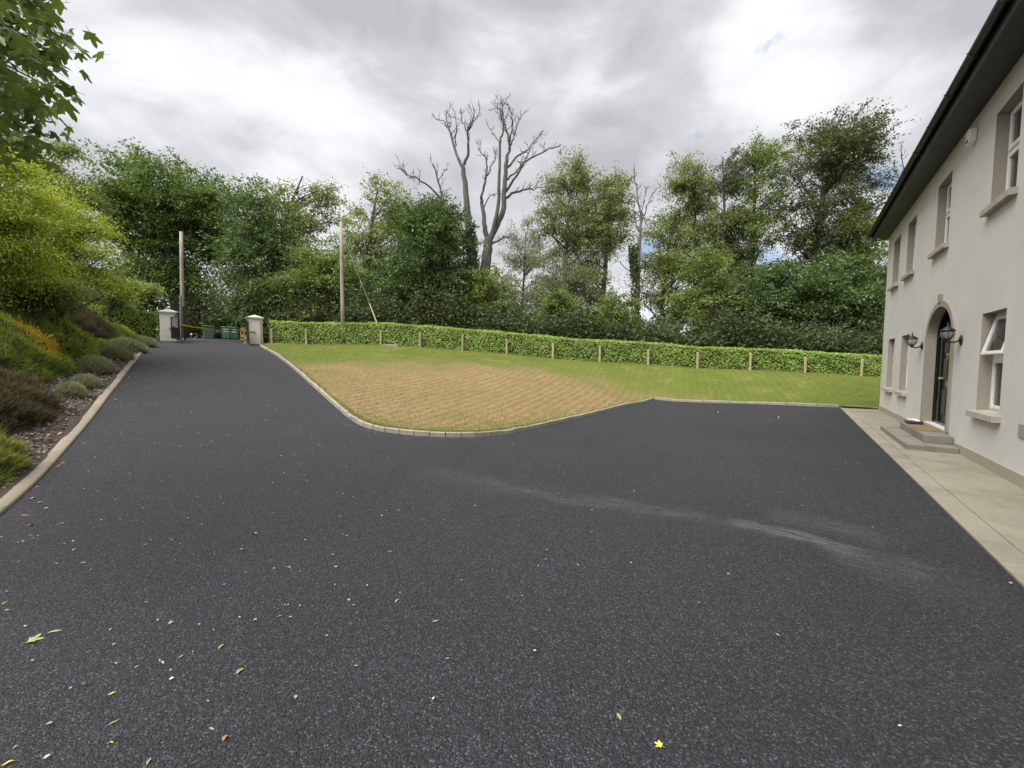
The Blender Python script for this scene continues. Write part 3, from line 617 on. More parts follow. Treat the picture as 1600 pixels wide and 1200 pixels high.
def gate(s0, v0, z0, side, label):
    """an open leaf standing along the drive in front of its pillar; side -1: hinged on the left pillar"""
    GA = -9 if side < 0 else 3; hv = v0 + side * .40; fn = UVW(s0 - .36, hv, z0)
    def q(t, z, w=0.0): return fn(-t * math.cos(rad(GA)), side * (t * math.sin(rad(GA)) + w), z)
    G = thing('gate_leaf', fn(0, 0, 0), label, 'gate', 'open gate leaves'); Lg = 1.55
    m = MB(); top = smooth_path([q(0, 1.42), q(.4, 1.38), q(.9, 1.15), q(Lg, 1.05)], 12)
    m.tube([q(0, .06), q(0, 1.45)], .032, 5); m.tube([q(Lg, .06), q(Lg, 1.08)], .032, 5); m.tube(top, .028, 5); m.tube([q(0, .1), q(Lg, .1)], .03, 5); m.tube([q(0, .62), q(Lg, .62)], .025, 5)
    m.build('frame', MAT['iron'], G)
    for t in np.arange(.12, Lg, .12):
        zt = float(np.interp(t, [0, .4, .9, Lg], [1.42, 1.38, 1.15, 1.05])); m = MB(); m.tube([q(t, .62), q(t, zt)], .009, 4, False); m.build('bar', MAT['iron'], G)
    m = MB(); m.hexa([q(.02, .1, -.006), q(Lg, .1, -.006), q(Lg, .1, .006), q(.02, .1, .006), q(.02, .62, -.006), q(Lg, .62, -.006), q(Lg, .62, .006), q(.02, .62, .006)]); m.build('lower_panel', MAT['iron'], G)
    ram = MB(); ram.tube([fn(.2, -side * .42, .66), q(.55, .62, -.06)], .05, 8); ram.tube([q(.3, .64, -.2), q(.75, .6, -.04)], .022, 6); ram.build('opener_arm', MAT['steel'], G)
pl = pillar(265, 531, 1, 'cream gate pillar with pyramid cap at the left of the gateway', 20.0); gate(*pl, -1, 'black metal gate leaf swung open at the left pillar')
prr = pillar(399, 536, -1, 'cream gate pillar with pyramid cap at the right, joining the long hedge', 22.0); gate(*prr, 1, 'black metal gate leaf swung open at the right pillar')
p = pt(252, 492, 19.6)
# poles
def pole(px, pyb, pyt, pxt, Y, label, tarred):
    b = pt(px, pyb, Y); z0 = tz(b[0], b[1]); t = pt(pxt, pyt, Y); o = thing('utility_pole', (b[0], b[1], z0), label, 'pole', 'wooden utility poles')
    m = MB(); m.tube([(b[0], b[1], z0 - .3), (b[0], b[1], z0 + (.55 if tarred else .1))], [.108, .105], 12); m.build('pole_foot', MAT['tar'] if tarred else MAT['pole'], o, smooth=True)
    m = MB(); q = np.array([b[0], b[1], z0]); m.tube([q + (t - q) * f for f in (.0, .35, .7, 1)], [.103, .097, .09, .08], 12); m.build('shaft', MAT['pole'], o, smooth=True)
    return o, q, t
o, q, t = pole(286, 531, 362, 283, 22.4, 'grey wooden pole with a conduit behind the left gate pillar', False)
m = MB(); d = np.array([.0, -.15, 0]); m.tube([q + d, q + d + (t - q) * .42], .035, 6); m.build('conduit', MAT['steel'], o); m = MB(); m.tube([q + np.array([.15, -.03, 0]), q + np.array([.13, -.03, 1.9])], .05, 6); m.build('cable_guard', MAT['iron'], o)
o, q2, t2 = pole(536, 530, 347, 533, 21.7, 'brown wooden pole standing in the long hedge', True)
gw = thing('guy_wire', at(606, 541), 'guy wire with yellow guard from the pole down to the lawn', 'guy wire')
a = at(602, 541) + np.array([0, 0, .1]); top = q2 + (t2 - q2) * .93
m = MB(); m.tube([a, a + (top - a) * .5, top], .016, 5); m.build('wire', MAT['steel'], gw)
m = MB(); m.tube([a + (top - a) * .03, a + (top - a) * .36], .027, 6); m.build('yellow_guard', plain('faded_yellow_plastic', (.72, .63, .32), .6, .1), gw)
m = MB(); c = at(612, 543); m.box(WXYZ, c[0] - .45, c[0] + .4, c[1] - .25, c[1] + .3, c[2] + .02, c[2] + .15); m.build('anchor_slab', MAT['kerb'], gw, bevel=.02)

# fence stakes along the hedge
def hedge_pt(px, off):
    r = ray(px, 545); r = r[:2] / np.linalg.norm(r[:2]); base = hedge_a - hnorm * off
    Mx = np.array([[r[0], -hdir[0]], [r[1], -hdir[1]]]); k = np.linalg.solve(Mx, base); return r * k[0]
names = ['first', 'second', 'third', 'fourth', 'fifth', 'sixth', 'seventh', 'eighth', 'ninth', 'tenth', 'eleventh', 'twelfth', 'thirteenth']
for i, px in enumerate((425, 479, 595, 656.5, 722.5, 792, 864, 938, 1013, 1091, 1173, 1260, 1348)):
    b = hedge_pt(px, .10); z0 = tz(*b) + LIFT; hgt = .80 + .05 * math.sin(i * 2.1)
    m = MB(); lean = np.array([.02 * math.sin(i * 3.3), .01, hgt]); q = np.array([b[0], b[1], z0 - .2])
    m.tube([q, q + lean * .6, q + lean + (0, 0, .17), q + lean + (0, 0, .2)], [.058, .056, .052, .036], 8)
    tag(m.build('fence_stake', MAT['timber'], org=(b[0], b[1], z0)), names[i] + ' round timber stake from the gate along the hedge', 'fence stake', 'timber stakes in front of the hedge')
b = pt(409, 534, 21.9); z0 = tz(b[0], b[1]); m = MB(); m.box(UVW(b[:2] @ U, b[:2] @ W, z0), -.06, .06, -.05, .05, -.1, 1.3); tag(m.build('gate_stop_post', MAT['timber'], org=(b[0], b[1], z0)), 'tall square timber post between right gate pillar and hedge', 'post')

# ------------------------------------------------------------------ hedges
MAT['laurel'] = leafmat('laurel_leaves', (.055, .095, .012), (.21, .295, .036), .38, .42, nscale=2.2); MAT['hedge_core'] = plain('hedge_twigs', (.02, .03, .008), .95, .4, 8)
def hedge(name, label, A, B, h0, h1, thick, dens, seed, lf=.105):
    rng = np.random.default_rng(seed); A = np.array(A, float); B = np.array(B, float); L = np.linalg.norm(B - A); d = (B - A) / L; n = np.array([-d[1], d[0]])
    z0 = tz(*((A + B) / 2)); H = thing(name, (*((A + B) / 2), z0), label, 'hedge')
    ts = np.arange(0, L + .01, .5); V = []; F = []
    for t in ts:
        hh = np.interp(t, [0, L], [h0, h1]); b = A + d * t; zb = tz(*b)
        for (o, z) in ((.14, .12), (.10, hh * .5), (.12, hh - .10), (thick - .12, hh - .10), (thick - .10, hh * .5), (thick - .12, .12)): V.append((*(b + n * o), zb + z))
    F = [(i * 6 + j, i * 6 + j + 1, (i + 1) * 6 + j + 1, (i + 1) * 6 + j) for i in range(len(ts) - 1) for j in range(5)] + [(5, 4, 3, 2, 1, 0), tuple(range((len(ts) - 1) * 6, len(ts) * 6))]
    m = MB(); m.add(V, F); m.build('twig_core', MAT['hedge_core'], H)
    per = []
    for face, area in (('front', L * (h0 + h1) / 2), ('top', L * thick), ('back', L * (h0 + h1) / 2 * .4), ('e0', thick * h0), ('e1', thick * h1)):
        k = int(area * dens); t = rng.random(k) * L; hh = np.interp(t, [0, L], [h0, h1]); a = rng.random(k); jit = rng.normal(size=k) * .035
        lump = .035 * np.sin(t * 2.1) + .03 * np.sin(t * 5.3 + a * 6)
        if face == 'front': o, z, nr = .04 + jit - lump, .07 + a ** .9 * (hh - .07), np.column_stack([np.tile(-n, (k, 1)), np.full(k, .45)])
        elif face == 'back': o, z, nr = thick - .04 + jit, a * hh, np.column_stack([np.tile(n, (k, 1)), np.full(k, .4)])
        elif face == 'top': o, z, nr = a * thick, hh + jit * .8 - .02 + lump * .5 + np.maximum(0, rng.normal(size=k) - 2) * .05, np.column_stack([np.tile(-n * .25, (k, 1)), np.full(k, 1.)])
        else:
            t = np.full(k, 0. if face == 'e0' else L) + jit; o, z, nr = a * thick, rng.random(k) * (h0 if face == 'e0' else h1), np.column_stack([np.tile(-d if face == 'e0' else d, (k, 1)), np.full(k, .4)])
        P = A + d * t[:, None] + n * np.asarray(o)[:, None]; zb = np.interp(t, ts, [tz(*(A + d * q)) for q in ts])
        per.append((np.column_stack([P, zb + z]), nr + rng.normal(size=(k, 3)) * .45))
    P = np.concatenate([p for p, _ in per]); Nn = np.concatenate([q for _, q in per]); Nn /= np.linalg.norm(Nn, axis=1, keepdims=True)
    ax = np.cross(Nn, rnd_dir(rng, len(P))); ax[:, 2] += .35; l = lf * rng.uniform(.7, 1.35, len(P))
    V, F = leaves(P, ax, Nn, l, l * .46); tag(np_mesh('foliage', V, F, MAT['laurel'], H), kind='stuff')
hedge('laurel_hedge', 'long clipped bright green laurel hedge behind the lawn', hedge_a, hedge_a + hdir * 37, 1.32, 1.03, .85, 620, 11, .088)
lp = pt(250, 531, 20.6)[:2]; lq = pt(132, 520, 19.0)[:2]
hedge('laurel_hedge', 'short laurel hedge rising up the bank left of the gate', lp[::1], lq, 1.45, 1.25, .9, 420, 12, .12) if False else hedge('laurel_hedge', 'short laurel hedge rising up the bank left of the gate', lq, lp, 1.2, 1.45, .9, 420, 12, .12)

# ------------------------------------------------------------------ bank planting
rngB = np.random.default_rng(5)
def in_bed(n, vmin, vmax, smin, smax, rng): return np.array([uv(a, b) for a, b in zip(rng.uniform(smin, smax, n), rng.uniform(vmin, vmax, n))])
P = in_bed(26000, LEFT_V + .10, LEFT_V + 2.2, 2, 26, rngB); k = len(P)
Nn = np.column_stack([rngB.normal(size=(k, 2)) * .45, np.ones(k)]); ax = np.cross(Nn / np.linalg.norm(Nn, axis=1, keepdims=True), rnd_dir(rngB, k)); l = rngB.uniform(.025, .075, k)
V, F = leaves(np.column_stack([P, terrain(P) + .05 + rngB.uniform(-.01, .025, k)]), ax, Nn, l, l * rngB.uniform(.3, .7, k), .1)
tag(np_mesh('bark_chips', V, F, MAT['chip']), 'loose brown bark mulch beside the concrete edging', 'mulch', kind='stuff')
def strands(P, D, L, W0, bend=.0):
    """thin two-piece blades: root, direction, length, width"""
    k = len(P); D = D / np.linalg.norm(D, axis=1, keepdims=True); S = np.cross(D, rnd_dir(rngB, k)); S /= np.linalg.norm(S, axis=1, keepdims=True)
    mid = P + D * L[:, None] * .55; tip = P + D * L[:, None]; tip[:, 2] -= bend * L; w_ = W0[:, None] * .5
    V = np.stack([P - S * w_, P + S * w_, mid + S * w_ * .8, mid - S * w_ * .8, tip], 1).reshape(-1, 3); b = np.arange(k)[:, None] * 5
    return V, np.concatenate([b + [0, 1, 2, 3]], 0), b
def blade_mesh(name, P, D, L, W0, mat, parent=None, tipness=None, bend=0., org=None):
    k = len(P); V, _, b = strands(P, D, L, W0, bend); F = np.concatenate([b + [0, 1, 2], b + [0, 2, 3], b + [3, 2, 4]])
    at_ = None if tipness is None else ('tipness', np.clip(np.stack([tipness * .45, tipness * .45, tipness * .8, tipness * .8, tipness], 1).ravel(), 0, 1))
    return np_mesh(name, V, F, mat, parent, attr=at_, org=org)
MAT['brown_heath'] = strand('brown_heather', (.020, .020, .009), (.058, .050, .024), (.11, .086, .050), bright=2.1); MAT['green_heath'] = strand('green_heather', (.03, .05, .006), (.10, .15, .016), (.22, .27, .03))
MAT['orange_heath'] = strand('orange_tipped_heather', (.03, .045, .007), (.085, .115, .014), (.30, .105, .012), var=.3, mot=.04); MAT['lavender'] = strand('grey_lavender', (.05, .06, .030), (.14, .16, .075), (.27, .28, .17), bright=1.9)
MAT['lime_heath'] = strand('lime_heather', (.035, .048, .010), (.10, .118, .022), (.19, .195, .05), bright=2.3); MAT['olive_heath'] = strand('olive_heather', (.025, .032, .010), (.075, .082, .022), (.15, .14, .05))
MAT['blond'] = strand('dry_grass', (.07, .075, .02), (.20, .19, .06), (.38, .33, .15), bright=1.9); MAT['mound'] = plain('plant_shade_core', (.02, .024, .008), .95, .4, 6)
def mound(name, label, cat, px, py, rx, ry, rz, mat, n, L, seed, cap=None, group='heathers on the bank', ang=0.0, wid=.011, up=.5, dirv=None):
    """a dome of fine strands; (px,py) marks the near foot of the dome, sizes in metres along the drive, across it and up"""
    rng = np.random.default_rng(seed); n = int(n * 1.5); L = L * .78; c = at(px, py)[:2] + W * ry * .5; zc = tz(*c); T = thing(name, (*c, zc), label, cat, group)
    d = rnd_dir(rng, n); d[:, 2] = np.abs(d[:, 2]); th = np.arctan2(d[:, 1], d[:, 0])
    lump = 1 + .10 * np.sin(3 * th + seed) + .07 * np.sin(7 * th + d[:, 2] * 9 + seed * 2) + .05 * np.sin(13 * th - d[:, 2] * 17)
    A2 = U * math.cos(ang) + W * math.sin(ang); B2 = -U * math.sin(ang) + W * math.cos(ang)
    def surf(d, lump, sc_): 
        q = np.column_stack([A2[0] * d[:, 0] * rx + B2[0] * d[:, 1] * ry, A2[1] * d[:, 0] * rx + B2[1] * d[:, 1] * ry]) * (lump * sc_)[:, None] + c
        return np.column_stack([q, terrain(q) + .03 + d[:, 2] * rz * lump * sc_])
    P = surf(d, lump, np.full(n, .86) + rng.normal(size=n) * .05)
    out = np.column_stack([A2[0] * d[:, 0] / rx + B2[0] * d[:, 1] / ry, A2[1] * d[:, 0] / rx + B2[1] * d[:, 1] / ry, d[:, 2] / rz]); out /= np.linalg.norm(out, axis=1, keepdims=True)
    D = out + rng.normal(size=(n, 3)) * .5 + np.array([0, 0, up]); tip = np.clip(.55 + rng.normal(size=n) * .2, 0, 1)
    if cap is not None:   # coloured new growth on the side of the dome that carries it
        k = out @ np.array(cap[:3]); tip = np.clip(np.interp(k, [cap[3], cap[4]], [.30, 1.05]) + rng.normal(size=n) * .1, 0, 1)
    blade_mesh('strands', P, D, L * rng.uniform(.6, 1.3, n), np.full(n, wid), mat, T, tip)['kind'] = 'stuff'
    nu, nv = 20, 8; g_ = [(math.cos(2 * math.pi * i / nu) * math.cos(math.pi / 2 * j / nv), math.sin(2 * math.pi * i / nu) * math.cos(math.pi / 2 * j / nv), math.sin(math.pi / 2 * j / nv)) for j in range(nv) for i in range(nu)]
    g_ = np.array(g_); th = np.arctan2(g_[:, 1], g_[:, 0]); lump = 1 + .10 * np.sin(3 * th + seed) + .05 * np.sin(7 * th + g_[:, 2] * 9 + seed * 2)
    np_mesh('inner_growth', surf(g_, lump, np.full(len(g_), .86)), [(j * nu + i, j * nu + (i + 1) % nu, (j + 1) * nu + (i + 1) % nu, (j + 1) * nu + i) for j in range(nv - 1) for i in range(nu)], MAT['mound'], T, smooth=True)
capdir = (.1, -.05, 1.0)
hs = 'heather'
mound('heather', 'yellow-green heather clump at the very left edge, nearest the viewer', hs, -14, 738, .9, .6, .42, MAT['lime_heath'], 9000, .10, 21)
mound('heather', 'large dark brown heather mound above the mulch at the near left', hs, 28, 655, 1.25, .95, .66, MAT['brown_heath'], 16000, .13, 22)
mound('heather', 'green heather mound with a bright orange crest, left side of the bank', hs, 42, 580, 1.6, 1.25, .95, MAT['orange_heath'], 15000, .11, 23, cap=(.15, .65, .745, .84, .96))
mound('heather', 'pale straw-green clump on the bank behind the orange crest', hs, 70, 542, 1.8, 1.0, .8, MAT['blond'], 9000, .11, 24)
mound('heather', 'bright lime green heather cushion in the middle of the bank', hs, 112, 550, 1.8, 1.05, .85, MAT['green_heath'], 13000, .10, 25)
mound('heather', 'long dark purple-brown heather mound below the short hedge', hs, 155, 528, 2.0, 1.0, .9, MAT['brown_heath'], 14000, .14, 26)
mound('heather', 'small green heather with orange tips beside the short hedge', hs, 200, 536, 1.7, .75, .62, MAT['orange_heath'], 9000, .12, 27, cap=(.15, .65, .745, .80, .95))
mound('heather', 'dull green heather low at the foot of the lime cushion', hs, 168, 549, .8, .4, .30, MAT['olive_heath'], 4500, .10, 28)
lv = 'grey-green lavender tuft'
for i, (px, py, r, h, lab) in enumerate(((122, 622, .26, .24, 'smallest grey-green lavender tuft, nearest along the mulch strip'), (145, 607, .30, .22, 'low flat grey-green lavender tuft just behind the smallest one'), (165, 583, .52, .38, 'wide grey-green lavender tuft halfway along the mulch strip'), (194, 563, .60, .40, 'grey-green lavender tuft with bluish spikes beyond the wide one'), (214, 551, .85, .45, 'blue-grey lavender tuft near the gate end of the mulch strip'), (232, 542, .8, .42, 'last lavender tuft by the left gate pillar'))):
    mound('lavender', lab, 'lavender', px, py, r * .75, r * .6, h * .8, MAT['lavender'], 3600, .15, 40 + i, group='lavender tufts along the edging', up=.9, wid=.009)
# dry grass running over the top of the bank
k = 52000; P = in_bed(k, LEFT_V + 2.0, LEFT_V + 9, 2, 26, rngB); pn = np.sin(P[:, 0] * 1.3) * np.sin(P[:, 1] * 1.7) + rngB.normal(size=k) * .5; P = P[pn > -.5]; k = len(P)
blade_mesh('bank_grass', np.column_stack([P, terrain(P) + .02]), np.column_stack([rngB.normal(size=(k, 2)) * .35, np.ones(k)]), rngB.uniform(.2, .6, k), np.full(k, .013), MAT['blond'], None, np.clip(rngB.normal(size=k) * .25 + .62, 0, 1), .15)
tag(bpy.data.objects['bank_grass'], 'rough dry grass along the top of the bank', 'grass', kind='stuff')

# ------------------------------------------------------------------ lawn grass
k = 210000; lo = np.array(lawn_poly).min(0); hi = np.array(lawn_poly).max(0); P = rngB.uniform(lo, hi, (k * 3, 2))
keep = in_poly(P, lawn_poly); P = P[keep]; pr = np.clip((8.5 / np.maximum(np.linalg.norm(P, axis=1), 7)) ** 1.6, .15, 1); P = P[rngB.random(len(P)) < pr][:k]; k = len(P)
V, F = None, None
z = terrain(P) + LIFT; D = np.column_stack([rngB.normal(size=(k, 2)) * .6, np.ones(k)]); D /= np.linalg.norm(D, axis=1, keepdims=True); S_ = np.cross(D, rnd_dir(rngB, k)); S_ /= np.linalg.norm(S_, axis=1, keepdims=True)
R_ = np.column_stack([P, z - .004]); l = rngB.uniform(.018, .045, k)[:, None]; wd = .0055
V = np.stack([R_ - S_ * wd, R_ + S_ * wd, R_ + D * l], 1).reshape(-1, 3)
tag(np_mesh('lawn_grass', V, np.arange(len(V)).reshape(-1, 3), MAT['blade']), 'short mown lawn grass, scorched brown in the middle', 'grass', kind='stuff')
# rank tufts against the kerb back and the hedge foot
Pk = offs(smooth_path(kerb_front, 500), .1)[rngB.integers(0, 500, 9000)] + rngB.normal(size=(9000, 2)) * .03; ph = hedge_a + hdir * rngB.uniform(0, 38, 9000)[:, None] - hnorm * np.abs(rngB.normal(size=9000) * .08)[:, None]
P = np.concatenate([Pk, ph]); k = len(P)
blade_mesh('edge_grass', np.column_stack([P, terrain(P) + LIFT]), np.column_stack([rngB.normal(size=(k, 2)) * .5, np.ones(k)]), rngB.uniform(.03, .09, k), np.full(k, .007), MAT['blond'], None, np.clip(rngB.normal(size=k) * .25 + .35, 0, 1), .2)
tag(bpy.data.objects['edge_grass'], 'longer untrimmed grass along kerb and hedge foot', 'grass', kind='stuff')

# ------------------------------------------------------------------ trees
MAT['bark'] = bark('tree_bark', (.045, .038, .030), (.13, .115, .095)); MAT['dead'] = bark('dead_wood', (.06, .053, .047), (.17, .155, .14)); MAT['ivy_bark'] = bark('ivy_bark', (.03, .035, .015), (.08, .075, .045))
LM = dict(
    dark=leafmat('dark_sycamore_leaf', (.018, .038, .007), (.085, .135, .022), .30, .5, extra=((.30, .17, .02), .985)),
    deep=leafmat('deep_green_leaf', (.014, .030, .008), (.066, .108, .026), .28, .45),
    mid=leafmat('mid_green_leaf', (.030, .048, .010), (.125, .165, .032), .35, .5),
    ash=leafmat('pale_ash_leaf', (.040, .056, .018), (.155, .180, .055), .35, .5),
    willow=leafmat('grey_willow_leaf', (.045, .058, .030), (.150, .172, .085), .35, .5),
    birch=leafmat('birch_leaf', (.040, .055, .018), (.145, .175, .058), .36, .5),
    beech=leafmat('dark_beech_leaf', (.022, .028, .012), (.078, .090, .034), .30, .45),
    lime=leafmat('lime_shrub_leaf', (.075, .10, .010), (.215, .25, .026), .45, .5, nscale=.9, grey=.05),
    olive=leafmat('olive_shrub_leaf', (.036, .056, .012), (.14, .178, .042), .38, .5),
    under=leafmat('undergrowth_leaf', (.012, .020, .006), (.052, .070, .022), .25, .6, spec=.2),
    ivy=leafmat('ivy_leaf', (.016, .030, .007), (.06, .085, .018), .2, .35))
def tree(name, label, cat, px, Y, blobs, nclump, per, mat, lf=.2, seed=0, trunk_r=.2, spread=.55, droop=.0, flat=.55, fork=.35, limbs=60, group='trees beyond the hedge', barkm='bark', base=None, twig=1.0, shell=.45, tilt=0.0, aspect=.55, spray=1.5):
    rng = np.random.default_rng(seed + 100); p = pt(px, 520, Y) if base is None else np.array(base, float); z0 = tz(p[0], p[1]); root = np.array([p[0], p[1], z0]); T = thing(name, root, label, cat, group)
    B = []
    for b in blobs:
        cx, cy, rx, ry = b[:4]; dY = b[4] if len(b) > 4 else 0; rY = b[5] if len(b) > 5 else rx; yy = Y + dY
        B.append((pt(cx, cy, yy), np.array([rx * yy / FOCAL, rY * yy / FOCAL, ry * yy / FOCAL])))
    nclump = int(nclump * (1.45 if mat in ('dark', 'deep') else 1.2)); vol = np.array([np.prod(r) ** .72 for _, r in B]); vol /= vol.sum(); idx = rng.choice(len(B), nclump, p=vol); Cb = np.array([B[i][0] for i in idx]); Rb = np.array([B[i][1] for i in idx])
    nb = max(8, nclump // (6 if mat in ('dark', 'deep') else 8)); par = rng.integers(0, nb, nclump); idx = idx[:nb][par]; Cb = np.array([B[i][0] for i in idx]); Rb = np.array([B[i][1] for i in idx])
    d0 = rnd_dir(rng, nb); r0_ = (shell + (1 - shell) * rng.random(nb) ** .6) * (1 + .10 * rng.normal(size=nb)); bc = Cb * 0 + Cb + (d0 * r0_[:, None])[par] * Rb
    CC = bc + rng.normal(size=(nclump, 3)) * np.array([.26, .26, .17]) * Rb.mean(1)[:, None] * rng.uniform(.5, 1.5, nb)[par][:, None] * .9
    CC = CC[CC[:, 2] > z0 + .25]; n = len(CC); kk = np.maximum(4, rng.poisson(per * 1.25, n)); cr = spread * .88 * rng.uniform(.6, 1.4, n)
    rep = np.repeat(np.arange(n), kk); m_ = len(rep); ax0 = CC - sum(c * v for (c, _), v in zip(B, vol)); ax0[:, 2] *= .45; ax0 /= np.linalg.norm(ax0, axis=1, keepdims=True) + 1e-6; ax0 = ax0 + rng.normal(size=(n, 3)) * np.array([.45, .45, .28]); ax0 /= np.linalg.norm(ax0, axis=1, keepdims=True)
    al = np.clip(rng.normal(size=m_), -1.5, 1.7); off = (rng.normal(size=(m_, 3)) * np.array([1, 1, flat]) * .72 + ax0[rep] * (al * spray)[:, None]) * cr[rep][:, None] * .5; off[:, 2] -= .10 * spray * np.maximum(al, 0) ** 2 * cr[rep]; off[:, 2] -= droop * np.linalg.norm(off[:, :2], axis=1) + (np.abs(rng.normal(size=m_)) * droop * cr[rep])
    P = CC[rep] + off; outw = off / (np.linalg.norm(off, axis=1, keepdims=True) + 1e-6)
    Nn = rng.normal(size=(m_, 3)) * .6 + np.array([0, 0, .8]) + outw * .3; Nn /= np.linalg.norm(Nn, axis=1, keepdims=True); ax = outw + rng.normal(size=(m_, 3)) * .5; ax[:, 2] -= .25 + droop; l = lf * .84 * rng.uniform(.6, 1.3, m_)
    V, F = leaves(P, ax, Nn, l, l * aspect); cr_o = np_mesh('crown', V, F, LM[mat], T); cr_o['kind'] = 'stuff'
    # trunk, limbs and twigs
    top = max(c[2] + r[2] * .55 for c, r in B); ctr = sum(c * v for (c, _), v in zip(B, vol)); H = top - z0
    ax_top = np.array([ctr[0], ctr[1], top]); wob = rng.normal(size=3) * .03 * H; wob[2] = 0
    def trunk_at(f): return root * (1 - f) + ax_top * f + wob * math.sin(f * math.pi) + np.array([root[0] - ax_top[0], root[1] - ax_top[1], 0]) * (f * (1 - f)) * .8
    fs = np.linspace(0, 1, 9); m = MB(); m.tube([trunk_at(f) - np.array([0, 0, .3 if f == 0 else 0]) for f in fs], [trunk_r * (1.25 if f == 0 else 1) * (1 - .86 * f) + .012 for f in fs], 9); m.build('trunk', MAT[barkm], T, smooth=True)
    m = MB(); pick = rng.permutation(n)[:int(limbs * .75)]
    for i in pick:
        c = CC[i]; hd = np.linalg.norm(c[:2] - ctr[:2]); fz = np.clip((c[2] - z0 - hd * .75) / H, fork * .5, .93); a = trunk_at(fz); ln = np.linalg.norm(c - a); r0 = min(trunk_r * (1 - .86 * fz) * .55, .014 + .014 * ln)
        mid = (a + c) / 2 + np.array([0, 0, .10 * ln]) + rng.normal(size=3) * .06 * ln; q = smooth_path([a, mid, c], 6)
        m.tube(q, np.linspace(r0, .012, 6), 5, False)
        for _ in range(int(2 * twig)):
            t = q[rng.integers(2, 6)]; e = t + rng.normal(size=3) * spread * .9; m.tube([t, (t + e) / 2 + rng.normal(size=3) * .08, e], [.014, .010, .006], 3, False)
    m.build('branches', MAT[barkm], T)['kind'] = 'stuff'
    return T
TR = 'tree'
# behind the gate, then along the hedge from left to right
tree('sycamore_tree', 'huge dark round-headed sycamore behind the left gate pillar', TR, 283, 34, [(265, 312, 72, 50), (222, 350, 46, 48), (312, 352, 44, 52), (265, 395, 50, 62), (235, 440, 32, 38), (298, 445, 28, 38), (200, 310, 22, 26), (335, 330, 20, 34), (335, 385, 20, 26)], 1300, 38, 'dark', .27, 1, .55, .85, limbs=110, shell=.5)
tree('dark_lane_tree', 'very dark tree arching over the lane beyond the gate', TR, 335, 44, [(305, 455, 24, 34), (300, 490, 34, 26), (385, 460, 24, 50), (345, 492, 34, 26)], 700, 26, 'under', .3, 2, .3, .9, limbs=40)
tree('lane_side_tree', 'dense deep green tree right of the lane, over the right gate pillar', TR, 415, 27.5, [(412, 420, 50, 85), (440, 470, 52, 50), (395, 330, 26, 44), (392, 462, 22, 22), (470, 480, 40, 36)], 1250, 26, 'deep', .22, 3, .3, .7, limbs=60)
tree('ash_tree', 'airy ash with sparse tufted tips above the right gate pillar', TR, 432, 31, [(410, 300, 24, 44), (445, 320, 40, 30), (475, 330, 44, 42), (508, 312, 22, 26), (470, 380, 52, 44), (500, 430, 60, 50)], 520, 24, 'ash', .22, 4, .28, .6, limbs=120, droop=.2)
tree('ash_tree', 'pale ash with feathery top right of the brown pole', TR, 585, 30, [(605, 312, 34, 32), (560, 345, 30, 32), (625, 355, 36, 36), (590, 400, 62, 48), (545, 420, 40, 54), (620, 440, 50, 44)], 760, 24, 'ash', .21, 5, .3, .6, limbs=110, droop=.15)
tree('maple_tree', 'dense dark maple in front of the dead tree', TR, 672, 26.5, [(670, 385, 54, 62), (690, 440, 62, 56), (632, 450, 44, 46), (648, 345, 26, 32), (690, 350, 24, 34), (715, 470, 46, 44), (640, 490, 52, 30)], 1500, 28, 'deep', .21, 6, .3, .55, limbs=60, shell=.55)
tree('young_tree', 'yellow-green bushy young tree below the brown pole', TR, 500, 26, [(500, 430, 46, 40), (468, 455, 34, 34), (540, 450, 36, 46), (505, 485, 60, 30)], 700, 26, 'mid', .19, 7, .14, .5, limbs=40)
tree('sapling', 'small yellow-green sapling at the foot of the dead tree', TR, 762, 25, [(765, 455, 30, 36), (785, 480, 30, 30), (745, 480, 22, 28)], 330, 22, 'mid', .18, 8, .08, .4, limbs=30)
tree('willow_tree', 'thin grey-green willow right of the dead tree', TR, 812, 30, [(800, 395, 20, 40), (822, 385, 22, 40), (845, 405, 26, 48), (805, 445, 40, 44), (850, 460, 36, 40), (790, 480, 34, 34), (830, 490, 36, 30)], 800, 22, 'willow', .17, 9, .12, .5, limbs=90, aspect=.35)
tree('birch_tree', 'tall full birch with pointed top, left of the ivy trunk', TR, 882, 29, [(893, 300, 38, 44), (885, 350, 46, 48), (905, 390, 42, 44), (875, 440, 34, 40), (895, 275, 22, 20), (915, 340, 36, 40), (860, 345, 20, 26), (900, 470, 36, 40), (860, 480, 26, 34)], 1150, 25, 'birch', .17, 10, .22, .5, limbs=90, droop=.25)
tree('birch_tree', 'slimmer birch on an ivy-clad leaning trunk', TR, 930, 28.5, [(955, 310, 28, 40), (962, 350, 24, 40), (940, 370, 30, 40), (958, 290, 20, 20), (925, 440, 16, 60), (945, 480, 24, 40)], 640, 25, 'birch', .17, 11, .24, .48, limbs=70, droop=.25, barkm='ivy_bark')
tree('hawthorn_tree', 'spreading open tree right of the bare spike, blue sky through it', TR, 1040, 28, [(1040, 358, 34, 26), (1065, 395, 44, 44), (1030, 430, 38, 46), (1080, 450, 48, 44), (1020, 485, 36, 34)], 640, 24, 'olive', .18, 12, .2, .5, limbs=90)
tree('birch_tree', 'weeping birch, first tall tree right of the bare spike', TR, 1085, 27.5, [(1070, 275, 26, 34), (1060, 310, 26, 36), (1085, 330, 30, 50), (1085, 390, 34, 44), (1100, 300, 16, 36)], 560, 24, 'birch', .165, 13, .2, .42, limbs=90, droop=.5)
